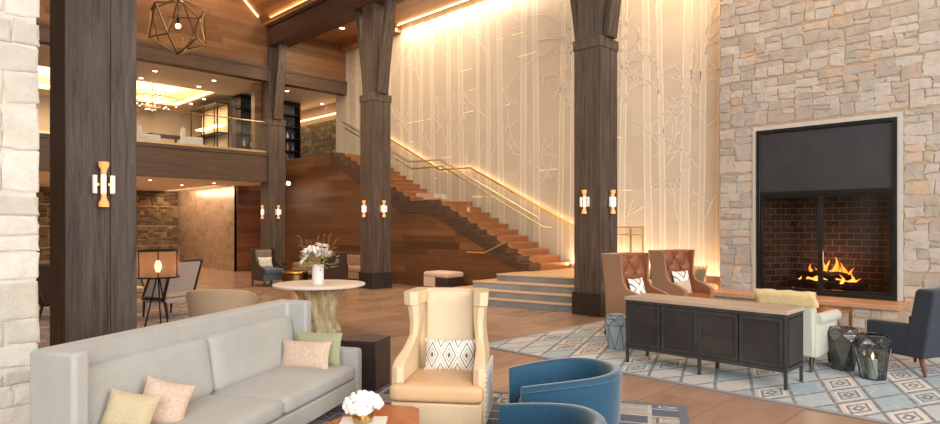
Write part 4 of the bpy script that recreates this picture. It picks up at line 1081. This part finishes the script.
# ================================================================== ROUND TABLE WITH FLOWERS
rt = thing('round_table', 'round pale-topped table on a gnarled trunk pedestal', 'table', W(-2.36, 9.72))
bm = B(); lathe(bm, [(.66, .695), (.70, .700), (.71, .715), (.71, .730), (.70, .735)], 64); part('tabletop', bm, M['marble'], rt)
bm = B(); prof_ = [(.30, .0), (.285, .03), (.25, .10), (.24, .18), (.235, .26), (.25, .34), (.255, .42), (.275, .50), (.30, .58), (.34, .65), (.37, .695)]
fn = lambda f, z: 1 + .12 * math.sin(f * 2 * PI * 8 + z * 9) * (1 + .5 * math.sin(z * 21)) + .09 * abs(math.sin(f * 2 * PI * 10.5 - z * 12)) + .05 * math.sin(f * 2 * PI * 3 + z * 3)
lathe(bm, prof_, 108, (0, 0), fn); part('trunk_pedestal', bm, M['trunk'], rt, angle=80)
fv = thing('flower_vase', 'white cylinder vase of white lilies and curly twigs on the round table', 'flowers', W(-2.37, 9.66, .735))
bm = B(); lathe(bm, [(.085, 0), (.09, .01), (.09, .30), (.08, .30), (.078, .2)], 28); part('vase', bm, M['white_glaze'], fv)
R = random.Random(12)
def petal_at(bm, c, d, L, w):
    u, v = frame_of(d); d = Vector(d).normalized(); P0 = Vector(c)
    pts = [P0, P0 + d * L * .5 + u * w, P0 + d * L + v * L * .15, P0 + d * L * .5 - u * w, P0 + d * L * .5 - v * w * .4]
    vs = [bm.verts.new(p) for p in pts]
    bm.faces.new((vs[0], vs[1], vs[4])); bm.faces.new((vs[1], vs[2], vs[4])); bm.faces.new((vs[2], vs[3], vs[4])); bm.faces.new((vs[3], vs[0], vs[4]))
for k in range(9):
    a = R.uniform(0, 2 * PI); r = R.uniform(.05, .21); c = Vector((r * math.cos(a), r * math.sin(a), R.uniform(.46, .64) - r * .4)); ax = (Vector(c) - Vector((0, 0, .25))).normalized()
    bm = B(); u, v = frame_of(ax)
    for q in range(12):
        b = q * PI / 3; dd = ax * (.5 if q < 6 else .2) + (u * math.cos(b) + v * math.sin(b)); petal_at(bm, c, dd, .13, .036)
    bmesh.ops.create_icosphere(bm, subdivisions=1, radius=.02, matrix=Matrix.Translation(c)); part('lily', bm, M['petal'], fv, smooth=False)
bm = B()
for k in range(85):
    a = R.uniform(0, 2 * PI); r = R.uniform(.04, .28); z = .27 + R.uniform(0, .28) - r * .35
    c = Vector((r * math.cos(a), r * math.sin(a), z)); petal_at(bm, c, Vector((math.cos(a), math.sin(a), R.uniform(-.3, 1))), R.uniform(.07, .13), .02)
part('foliage', bm, M['leaf'], fv, smooth=False)
for k in range(9):
    a = k * 2 * PI / 9 + .3; pts = []; L = R.uniform(.35, .62)
    for i in range(18):
        f = i / 17; rr = .02 + .30 * f ** 1.2; pts.append((rr * math.cos(a) + .03 * math.sin(f * 19 + k), rr * math.sin(a) + .03 * math.cos(f * 17 + k), .2 + L * f + .02 * math.sin(f * 23)))
    bm = B(); tube(bm, pts, .0055, 5, .003); part('twig', bm, M['twig'], fv)

# ================================================================== RIVETED IRON CABINET
cb = thing('sideboard', 'long dark riveted iron sideboard with mesh doors on the pale blue rug', 'cabinet', (6.55, 2.12, .013))
LX, LY, Z0, Z1 = .50, 1.80, .18, .745
bm = B(); box(bm, 0.03, LX - .03, .02, LY - .02, Z0, Z1); part('body', bm, M['cab_mesh'], cb, bevel=.004)
bm = B(); box(bm, -.01, LX + .01, -.01, LY + .01, Z1, .785); part('top', bm, M['cab_top'], cb, bevel=.004)
for x in (0, LX - .03):
    for y in (0, LY / 2 - .015, LY - .03):
        bm = B(); box(bm, x, x + .03, y, y + .03, 0, Z1)
        part('leg', bm, M['cab_iron'], cb, smooth=False)
bm = B()
for x0, x1 in ((-.002, .03), (LX - .03, LX + .002)):
    box(bm, x0, x1, 0, LY, Z0 - .01, Z0 + .03); box(bm, x0, x1, 0, LY, Z1 - .035, Z1)
for y0, y1 in ((-.002, .03), (LY - .03, LY + .002)):
    box(bm, 0, LX, y0, y1, Z0 - .01, Z0 + .03); box(bm, 0, LX, y0, y1, Z1 - .035, Z1)
part('iron_frame', bm, M['cab_iron'], cb, smooth=False)
for k in range(4):
    y0 = .035 + k * (LY - .04) / 4; y1 = y0 + (LY - .04) / 4 - .012
    bm = B(); rect_frame(bm, -.006, .03, y0, y1, Z0 + .035, Z1 - .04, .035); box(bm, -.003, .03, y0, y1, (Z0 + Z1) / 2 - .008, (Z0 + Z1) / 2 + .008)
    dd = part('door', bm, M['cab_iron'], cb, smooth=False)
    bm = B(); box(bm, .008, .03, y0 + .035, y1 - .035, Z0 + .07, Z1 - .075); part('mesh_panel', bm, M['cab_mesh'], dd, smooth=False)
    yk = y1 - .02 if k % 2 == 0 else y0 + .02
    bm = B(); tube(bm, [(-.03, yk, .46), (-.005, yk, .46)], .012, 8); tube(bm, [(-.028, yk, .40), (-.005, yk, .40)], .008, 8); part('knob', bm, M['cab_iron'], dd)
bm = B()
for z in (.22, .32, .44, .56, .68):
    for y in (.015, LY / 2, LY - .015): bmesh.ops.create_icosphere(bm, subdivisions=1, radius=.007, matrix=Matrix.Translation((-.004, y, z)))
for k in range(12): bmesh.ops.create_icosphere(bm, subdivisions=1, radius=.006, matrix=Matrix.Translation((-.004, .08 + k * .15, Z1 - .017)))
part('rivets', bm, M['cab_iron'], cb)
# interior shelf frame on the visible end
bm = B(); box(bm, .05, LX - .05, -.004, .02, Z0 + .05, Z1 - .05); part('end_panel', bm, M['cab_mesh'], cb, smooth=False)

# ================================================================== SAGE ARMCHAIR + THROW (faces the hearth, +X)
def armchair(name, label, loc, rz, w, dpt, back, arm, mat, legm, seat=.42, base=.18, rolled=False, lean=.10, group=None, zoff=0.0, backcush=None, bt=.14):
    t = thing(name, label, 'chair', loc, rz, group); hw, hd = w / 2, dpt / 2
    bm = B(); prism(bm, [(hd - bt, base), (hd - .02, base), (hd + lean, back - .02), (hd + lean - .03, back), (hd + lean - bt + .06, back), (hd + lean - bt + .03, back - .03)], -hw + (.04 if bt < .2 else -.004), hw - (.04 if bt < .2 else -.004), 'x'); part('backrest', bm, mat, t, bevel=.025, seg=3)
    for s in (-1, 1):
        bm = B()
        if rolled:
            soft(bm, (s * (hw - .055), -.0, (base + arm) / 2 - .03), (.10, dpt - .06, arm - base - .05), .03, n=8)
            tube(bm, [(s * (hw - .03), -hd + .01, arm - .05), (s * (hw - .03), hd - .05, arm - .03)], .065, 14)
        else:
            prism(bm, [(-hd, base), (hd - .05, base), (hd - .0, arm + .02), (-hd, arm)], s * hw, s * (hw - .10), 'x')
        part('arm', bm, mat, t, bevel=0 if rolled else .02, seg=3)
    bm = B(); box(bm, -hw + .09, hw - .09, -hd + .03, hd - .10, base, seat - .13); part('seat_rail', bm, mat, t, bevel=.01)
    bm = B(); soft(bm, (0, -.05, seat - .065), (w - .22, dpt - .14, .13), .045, .02, 10); part('seat_cushion', bm, mat, t)
    if backcush:
        bm = B(); mt = Matrix.Translation((0, hd - .17, seat)) @ Matrix.Rotation(math.radians(-8), 4, 'X'); soft(bm, (0, 0, (back - seat) / 2 - .02), (w - .24, .10, back - seat - .06), .04, .01, 8, mt); part('back_cushion', bm, backcush, t)
    legs(t, [(-hw + .08, -hd + .08, 0, -.01), (hw - .08, -hd + .08, 0, -.01), (-hw + .08, hd - .10, 0, .05), (hw - .08, hd - .10, 0, .05)], base + .02, .016, .03, legm, z0=zoff)
    return t
sg = armchair('armchair', 'pale sage rolled-arm armchair turned to the hearth behind the sideboard', (7.90, 2.46, .013), PI / 2, .70, .82, .82, .62, M['sage'], M['leg_dark'], .44, .17, rolled=True, lean=.02)
# the throw: draped strip over the backrest
th = part('throw_blanket', B(), M['throw']); bm = B(); G = []
n, m_ = 24, 10
for j in range(m_ + 1):
    row = []
    for i in range(n + 1):
        f = i / n; 
        if f < .40: yv, zv = .27 - .02 + .02 * f, .50 + (f / .40) * .345
        elif f < .60: a = (f - .40) / .20 * PI; yv, zv = .335 - .075 * math.cos(a), .845 + .03 * math.sin(a)
        else: yv, zv = .415 + .01, .845 - (f - .60) / .40 * .12
        x = -.33 + (.66 * j / m_) + .04 * math.sin(f * 5); yv += .006 * math.sin(j * 2.4 + f * 3)
        row.append(bm.verts.new((x, yv, zv + .008 + .006 * math.sin(j * 1.9))))
    G.append(row)
for j in range(m_):
    for i in range(n): bm.faces.new((G[j][i], G[j + 1][i], G[j + 1][i + 1], G[j][i + 1]))
bm.to_mesh(th.data); bm.free(); th.data.shade_smooth(); th.location = (7.90, 2.46, .013); th.rotation_euler[2] = PI / 2
sd = th.modifiers.new('thick', 'SOLIDIFY'); sd.thickness = .008; sd.offset = 1
tag(th, 'gold knitted throw draped over the back of the pale sage armchair', 'blanket')

# slate armchair (faces +Y)
armchair('armchair', 'slate blue high-back armchair with walnut legs at the right edge of the rug', W(5.10, 7.04, .013), face(-.36, .93), .82, .66, .95, .545, M['slate'], M['leg_wal'], .40, .20, lean=.10, bt=.24)

# low brass coffee table by the hearth
lt = thing('coffee_table', 'low dark wood table with brass frame in front of the hearth', 'table', (9.95, 3.15, .013))
bm = B(); box(bm, -.50, .50, -.65, .65, .36, .40); part('tabletop', bm, M['dark_wal'] if 'dark_wal' in M else M['leg_wal'], lt, bevel=.004)
for sx in (-1, 1):
    for sy in (-1, 1):
        bm = B(); box(bm, sx * .50 - .02, sx * .50 + .02, sy * .65 - .02, sy * .65 + .02, 0, .41); part('leg', bm, M['brass'], lt)
bm = B(); rect_frame(bm, -.51, -.48, -.65, .65, .36, .41, .02); rect_frame(bm, .48, .51, -.65, .65, .36, .41, .02); box(bm, -.5, .5, -.66, -.64, .36, .41); box(bm, -.5, .5, .64, .66, .36, .41); part('brass_edge', bm, M['brass'], lt, smooth=False)

# faceted gem tables
def gem(name, lb, cat, loc, rz, mat, r, h, glass=False):
    t = thing(name, lb, cat, loc, rz)
    n = 6; bm = B(); lv = [(0, r * .70), (h * .70, r), (h * .88, r * .98), (h, r * .80)]
    rings = []
    for k, (z, rr) in enumerate(lv):
        a0 = (PI / n) * (k % 2); rings.append([bm.verts.new((rr * math.cos(2 * PI * i / n + a0), rr * math.sin(2 * PI * i / n + a0), z)) for i in range(n)])
    for k in range(3):
        A, D_ = rings[k], rings[k + 1]
        for i in range(n):
            if k % 2 == 0: bm.faces.new((A[i], A[(i + 1) % n], D_[i])); bm.faces.new((A[(i + 1) % n], D_[(i + 1) % n], D_[i]))
            else: bm.faces.new((A[i], A[(i + 1) % n], D_[(i + 1) % n])); bm.faces.new((A[i], D_[(i + 1) % n], D_[i]))
    bm.faces.new(rings[0][::-1]); bm.faces.new(rings[-1])
    edges = [(e.verts[0].co.copy(), e.verts[1].co.copy()) for e in bm.edges]
    part('faceted_body', bm, mat, t, smooth=False)
    bm = B()
    for a, b in edges: bar(bm, a, b, .006)
    part('edge_frame', bm, M['cab_iron'], t, smooth=False)
    return t
gem('faceted_table', 'smoky mirrored faceted side table, the left one of the pair on the rug', 'table', W(4.24, 7.04, .013), .2, M['gem'], .17, .47)
g2 = gem('candle_lantern', 'faceted smoked glass lantern table with a lit candle inside, right of the mirrored one', 'lantern', W(4.30, 6.62, .013), .5, M['gem_glass'], .17, .47)
cx_, cy_, _ = W(4.30, 6.62)
cd = thing('candle', 'lit pillar candle inside the faceted glass lantern', 'candle', (cx_, cy_, .016))
bm = B(); lathe(bm, [(.045, 0), (.045, .20)], 20); part('wax', bm, M['petal'], cd)
bm = B(); lathe(bm, [(.004, .205), (.013, .225), (.010, .245), (.002, .27)], 10); part('flame', bm, M['candle'], cd)

gem('faceted_stool', 'pale blue faceted stool between the sideboard and the nearest tufted chair', 'stool', W(1.96, 8.25, .013), .3, M['pale_gem'], .17, .45)
# low bench sofa below the tree wall, right
bs = thing('bench_sofa', 'low wooden bench sofa against the tree wall beside the stone wall', 'sofa', (11.95, 5.95, 0), 0)
bm = B(); box(bm, -.40, .40, -.72, .72, .26, .34); box(bm, .34, .40, -.72, .72, .34, .62); part('frame', bm, M['hearth_wood'], bs, bevel=.006)
for y in (-.36, .36): bm = B(); soft(bm, (-.03, y, .41), (.70, .70, .14), .04, .01, 8); part('seat_cushion', bm, M['beige'], bs)
for x in (-.35, .33):
    for y in (-.66, .66): bm = B(); box(bm, x - .03, x + .03, y - .03, y + .03, 0, .26); part('leg', bm, M['hearth_wood'], bs)
def wp(label, x, y, w, h, mat, rz):
    o = part('throw_pillow', pillow_bm(w, h, .13), mat); tag(o, label, 'pillow'); o.matrix_world = Matrix.Translation((x, y, .50)) @ Matrix.Rotation(rz, 4, 'Z') @ Matrix.Rotation(math.radians(-14), 4, 'X'); return o
M['stripe_pillow'] = m_stripes('orange_stripe_cloth', 'X', .07, srgb(210, 140, 96), srgb(236, 192, 150))
wp('orange striped pillow on the low bench sofa by the stone wall', 12.05, 5.68, .55, .34, M['stripe_pillow'], -PI / 2 + .1)
wp('dull green pillow on the low bench sofa against the stone wall end', 11.72, 5.42, .36, .32, M['grey_green'], -PI / 2 - .75)
wp('grey pillow on the low bench sofa at its end nearest the stone steps', 12.02, 6.42, .45, .34, M['grey_green'], -PI / 2)

# ================================================================== FAR LEFT LOUNGE
lp = thing('tripod_lamp', 'tripod floor lamp with glowing mesh drum shade left of the sofa', 'floor lamp', W(-5.03, 10.0, .013))
bm = B(); lathe(bm, [(.31, .80), (.31, 1.23)], 40); 
for f in [f for f in bm.faces if len(f.verts) > 4]: bm.faces.remove(f)
part('lamp_shade', bm, M['shade'], lp)
bm = B()
for z in (.80, 1.23): tube(bm, [(.313 * math.cos(a * PI / 16), .313 * math.sin(a * PI / 16), z) for a in range(33)], .014, 6)
for a in range(6): tube(bm, [(.313 * math.cos(a * PI / 3 + .2), .313 * math.sin(a * PI / 3 + .2), .80), (.313 * math.cos(a * PI / 3 + .2), .313 * math.sin(a * PI / 3 + .2), 1.23)], .009, 6)
for a in range(3): tube(bm, [(0, 0, .82), (.31 * math.cos(a * 2 * PI / 3), .31 * math.sin(a * 2 * PI / 3), .80)], .008, 6)
part('shade_frame', bm, M['black'], lp)
for a in (.4, .4 + 2 * PI / 3, .4 + 4 * PI / 3):
    bm = B(); tube(bm, [(.20 * math.cos(a), .20 * math.sin(a), 0), (.015 * math.cos(a), .015 * math.sin(a), .82)], .012, 8); part('leg', bm, M['black'], lp)
bm = B(); lathe(bm, [(.012, .86), (.04, .92), (.05, .98), (.035, 1.04), (.01, 1.07)], 14); part('bulb', bm, M['bulb'], lp)
bm = B(); tube(bm, [(0, 0, .80), (0, 0, .88)], .02, 8); part('socket', bm, M['brass'], lp)

def framed_chair(loc, rz, lb, mat, seatm):
    t = thing('lounge_chair', lb, 'chair', loc, rz)
    bm = B(); prism(bm, [(.16, .38), (.22, .38), (.42, .98), (.36, 1.0)], -.31, .31, 'x'); part('backrest', bm, mat, t, bevel=.015)
    for s in (-1, 1):
        bm = B(); bar(bm, (s * .33, .19, .30), (s * .33, .41, 1.0), .035); bar(bm, (s * .33, .41, 1.0), (s * .33, -.02, .92), .03); bar(bm, (s * .33, -.02, .92), (s * .33, -.28, .36), .03); bar(bm, (s * .33, -.30, .33), (s * .33, .22, .33), .035); part('side_frame', bm, M['leg_dark'], t, smooth=False)
        bm = B(); prism(bm, [(.17, .36), (.39, .97), (-.02, .90), (-.26, .38)], s * .315, s * .325, 'x'); part('side_panel', bm, mat, t, smooth=False)
    bm = B(); bar(bm, (-.33, .41, 1.0), (.33, .41, 1.0), .03); part('top_rail', bm, M['leg_dark'], t)
    bm = B(); soft(bm, (0, -.05, .41), (.58, .58, .13), .04, .01, 8); part('seat_cushion', bm, seatm, t)
    bm = B(); soft(bm, (0, -.05, .30), (.60, .58, .10), .02, 0, 6); part('seat_rail', bm, mat, t)
    legs(t, [(-.30, -.28, 0, -.02), (.30, -.28, 0, -.02), (-.30, .22, 0, .06), (.30, .22, 0, .06)], .28, .016, .024, M['leg_dark'])
    return t
framed_chair(W(-5.42, 11.2, .013), face(-.93, .36), 'tweed armchair with dark wooden frame just right of the tripod lamp', M['tweed'], M['beige'])
framed_chair(W(-6.62, 11.7, .013), face(.9, -.45), 'tweed armchair half hidden behind the massive near column', M['tweed'], M['beige'])
framed_chair(W(-7.35, 10.9, 0), face(.6, .7), 'dark framed chair glimpsed between the stone pier and the near column', M['brown_dark'], M['brown_dark'])

# low curved tub chair behind sofa
tc = thing('tub_chair', 'low curved taupe tub chair seen from behind the grey sofa', 'chair', W(-3.50, 8.75), face(-.1, 1))
bm = B(); n = 30; cols_ = []
for i in range(n + 1):
    a = -math.radians(105) + math.radians(210) * i / n
    zt = .77 - .14 * (abs(a) / math.radians(105)) ** 2.2
    col = []
    for z, r in ((.14, .38), (.2, .41), (.5, .46), (zt - .05, .485), (zt, .475), (zt + .012, .44), (zt - .01, .40), (.5, .37), (.3, .35)): col.append(bm.verts.new((r * math.sin(a) * .98, r * math.cos(a) * .85, z)))
    cols_.append(col)
for A, D_ in zip(cols_, cols_[1:]):
    for k in range(len(A)): bm.faces.new((A[k], D_[k], D_[(k + 1) % len(A)], A[(k + 1) % len(A)]))
bm.faces.new(cols_[0][::-1]); bm.faces.new(cols_[-1]); part('shell', bm, M['taupe'], tc, angle=60)
bm = B(); soft(bm, (0, -.06, .36), (.70, .66, .16), .06, .02, 8); part('seat_cushion', bm, M['taupe'], tc)
legs(tc, [(-.26, -.26, 0, 0), (.26, -.26, 0, 0), (-.26, .26, 0, 0), (.26, .26, 0, 0)], .28, .018, .026, M['leg_dark'])

# far group by the staircase wall
x, y, _ = W(-5.50, 16.9)
fc = thing('wingback_chair', 'slate leather high-back chair with patterned pillow before the farthest column', 'chair', (x, y, 0), face(.75, -.66))
lv = [(.16, .36, .33, -.30, .36, .07, .10), (.50, .36, .33, -.31, .36, .07, .10), (.56, .345, .33, -.10, .365, .06, .10), (.70, .33, .325, .14, .37, .05, .09), (1.0, .34, .33, .16, .42, .05, .08)]
bm = B(); shell(bm, lv); part('winged_shell', bm, M['brown_dark'], fc, bevel=.01)
bm = B(); soft(bm, (0, -.05, .40), (.58, .64, .15), .05, .01, 8); part('seat_cushion', bm, M['bluegrey'], fc)
bm = B(); box(bm, -.33, .33, -.33, .3, .16, .33); part('seat_rail', bm, M['bluegrey'], fc)
bm = B(); soft(bm, (0, .26, .72), (.50, .07, .50), .03, 0, 8); part('back_cushion', bm, M['greige'], fc)
legs(fc, [(-.28, -.28, 0, 0), (.28, -.28, 0, 0), (-.28, .30, 0, .03), (.28, .30, 0, .03)], .17, .018, .028, M['leg_dark'])
chair_pillow('throw_pillow', fc, 0, .10, .48, .42, .30, .11, M['ikat'], 'patterned pillow on the slate chair before the farthest column')
x, y, _ = W(-4.62, 16.4)
dt = thing('drum_table', 'low round brass drum table beside the slate chair', 'table', (x, y, 0))
bm = B(); lathe(bm, [(.32, 0), (.34, .02), (.34, .36), (.32, .38)], 32); part('drum', bm, M['brass_dk'], dt)
bm = B(); lathe(bm, [(.35, .38), (.36, .39), (.36, .42), (.35, .43)], 32); part('rim_top', bm, M['brass'], dt)
armchair('armchair', 'dark brown leather armchair behind the lily vase, back to the viewer', W(-3.68, 16.5), face(-.35, .93), .76, .75, .95, .60, M['brown_dark'], M['leg_dark'], .42, .14, lean=.08)
bq = thing('banquette', 'low beige banquette along the walnut staircase wall', 'sofa', (10.45, 16.3, 0))
bm = B(); box(bm, -.38, .38, -1.9, 1.9, .12, .30); part('base', bm, M['banq'], bq, bevel=.02)
for k in range(3):
    y = -1.9 + 3.8 / 3 * (k + .5)
    bm = B(); soft(bm, (-.06, y, .375), (.62, 1.25, .15), .05, .01, 8); part('seat_cushion', bm, M['banq'], bq)
    bm = B(); soft(bm, (.29, y, .58), (.16, 1.25, .34), .05, 0, 8); part('back_cushion', bm, M['banq'], bq)
for x in (-.32, .32):
    for y in (-1.8, 1.8): bm = B(); tube(bm, [(x, y, 0), (x, y, .13)], .02, 8); part('leg', bm, M['leg_dark'], bq)
ob = thing('ottoman_bench', 'pale upholstered bench on a dark frame below the stair landing', 'bench', (10.47, 11.40, 0))
bm = B(); soft(bm, (0, 0, .425), (.62, .86, .13), .05, .015, 10); part('seat_cushion', bm, M['pink'], ob)
bm = B(); box(bm, -.30, .30, -.42, .42, .14, .36); part('upholstered_base', bm, M['brown_dark'], ob, bevel=.03)
bm = B(); box(bm, -.31, -.30, -.02, .40, .13, .37); part('drape_panel', bm, M['beige'], ob, smooth=False)
for x in (-.25, .25):
    for y in (-.37, .37): bm = B(); tube(bm, [(x, y, 0), (x, y, .15)], .018, 8); part('leg', bm, M['leg_dark'], ob)

# ================================================================== LIGHTS
def area(name, loc, rot, sx, sy, power, col, spread=180):
    l = bpy.data.lights.new(name, 'AREA'); l.shape = 'RECTANGLE'; l.size = sx; l.size_y = sy; l.energy = power; l.color = col; l.spread = math.radians(spread)
    o = bpy.data.objects.new(name, l); o.location = loc; o.rotation_euler = rot; C.objects.link(o); return o
def point(name, loc, power, col, r=.05):
    l = bpy.data.lights.new(name, 'POINT'); l.energy = power; l.color = col; l.shadow_soft_size = r
    o = bpy.data.objects.new(name, l); o.location = loc; C.objects.link(o); return o
def aim(o, target):
    d = Vector(target) - o.location; o.rotation_euler = d.to_track_quat('-Z', 'Y').to_euler(); return o
WARM = (1.0, .72, .46); WARMER = (1.0, .60, .32)
# daylight window walls behind and left of the viewpoint
w1 = aim(area('daylight_rear', (-6.5, -7.0, 5.5), (0, 0, 0), 9, 7, 2050, (.94, .97, 1.0)), (4, 6, 2))
w2 = aim(area('daylight_right', (4.0, -6.5, 4.5), (0, 0, 0), 8, 6, 1050, (1.0, .97, .93)), (8, 8, 2))
# cove grazing light down the tree wall
area('tree_cove', (12.27, 10.4, 7.9), (0, math.radians(-8), 0), .08, 10.4, 165, (1.0, .80, .58))
area('tree_base', (12.35, 7.9, .68), (PI, 0, 0), .08, 2.4, 55, WARMER)
area('tree_base_right', (12.38, 5.8, .10), (PI, 0, 0), .06, 1.4, 110, WARMER)
area('tree_mid_right', (11.9, 5.9, 7.9), (0, math.radians(8), 0), .2, 1.6, 110, WARMER)
# beam uplight on the sloping boards, soffit downlights
area('roof_wash', (9.36, 13.5, 8.16), (0, math.radians(118), 0), .06, 9.5, 150, WARMER)
area('soffit_down', (11.2, 14.6, 7.9), (0, 0, 0), 1.6, 6, 160, WARM)
area('soffit_down_right', (10.9, 3.6, 7.9), (0, 0, 0), 1.6, 5, 140, WARM)
# upper gallery
area('gallery', (5.5, 23.2, 6.62), (0, 0, 0), 6, 3, 400, WARM)
area('cove_uplight', (5.7, 23.5, 6.45), (PI, 0, 0), 6.2, 3.2, 260, WARM)
area('gallery_stairs', (12.0, 22.5, 6.2), (0, 0, 0), 1.2, 5, 40, WARM)
# under the mezzanine
area('under_mezzanine', (5.0, 22.5, 3.0), (0, 0, 0), 8, 5, 260, WARM)
area('added_pearl_fill', (8.9, 24.2, 2.95), (0, math.radians(-35), 0), .3, 5, 90, WARM)  # added fill that brightens the pearl tiles; stands for no fixture
area('wood_wall_wash', (10.2, 15.5, 7.3), (0, math.radians(10), 0), .4, 5, 60, WARM)
area('added_hall_fill', (5.5, 12.5, 7.2), (0, 0, 0), 5, 7, 520, WARM)  # added warm panel in mid-air, turns the hall floor more orange
area('gable_wash', (5.0, 17.4, 8.9), (math.radians(55), 0, 0), 7, .5, 90, WARMER)
point('fire_glow', (FX + .3, 3.3, FZ0 + .65), 16, (1.0, .50, .25), .15)
point('lamp_glow', (*W(-5.03, 10.0)[:2], 1.02), 26, (1.0, .50, .20), .05)
world = bpy.data.worlds.new('World'); bpy.context.scene.world = world; world.use_nodes = True
bg = world.node_tree.nodes['Background']; bg.inputs[0].default_value = (1.0, .95, .90, 1); bg.inputs[1].default_value = .48

# ================================================================== CAMERA
cam = bpy.data.cameras.new('Camera'); co = bpy.data.objects.new('Camera', cam); C.objects.link(co)
co.location = (0, 0, HC); co.rotation_euler = (PI / 2, 0, -PI / 4)
cam.sensor_width = 36; cam.lens = 36 * F / 940; cam.shift_y = 13 / 940; cam.clip_start = .05; cam.clip_end = 200
sc_ = bpy.context.scene; sc_.camera = co
sc_.view_settings.view_transform = 'Standard'; sc_.view_settings.look = 'None'; sc_.view_settings.gamma = 1; sc_.view_settings.use_curve_mapping = False
sc_.view_settings.exposure = 0.0
sc_.cycles.max_bounces = 8; sc_.cycles.transparent_max_bounces = 12; sc_.cycles.use_denoising = True
sc_.cycles.sample_clamp_indirect = 4
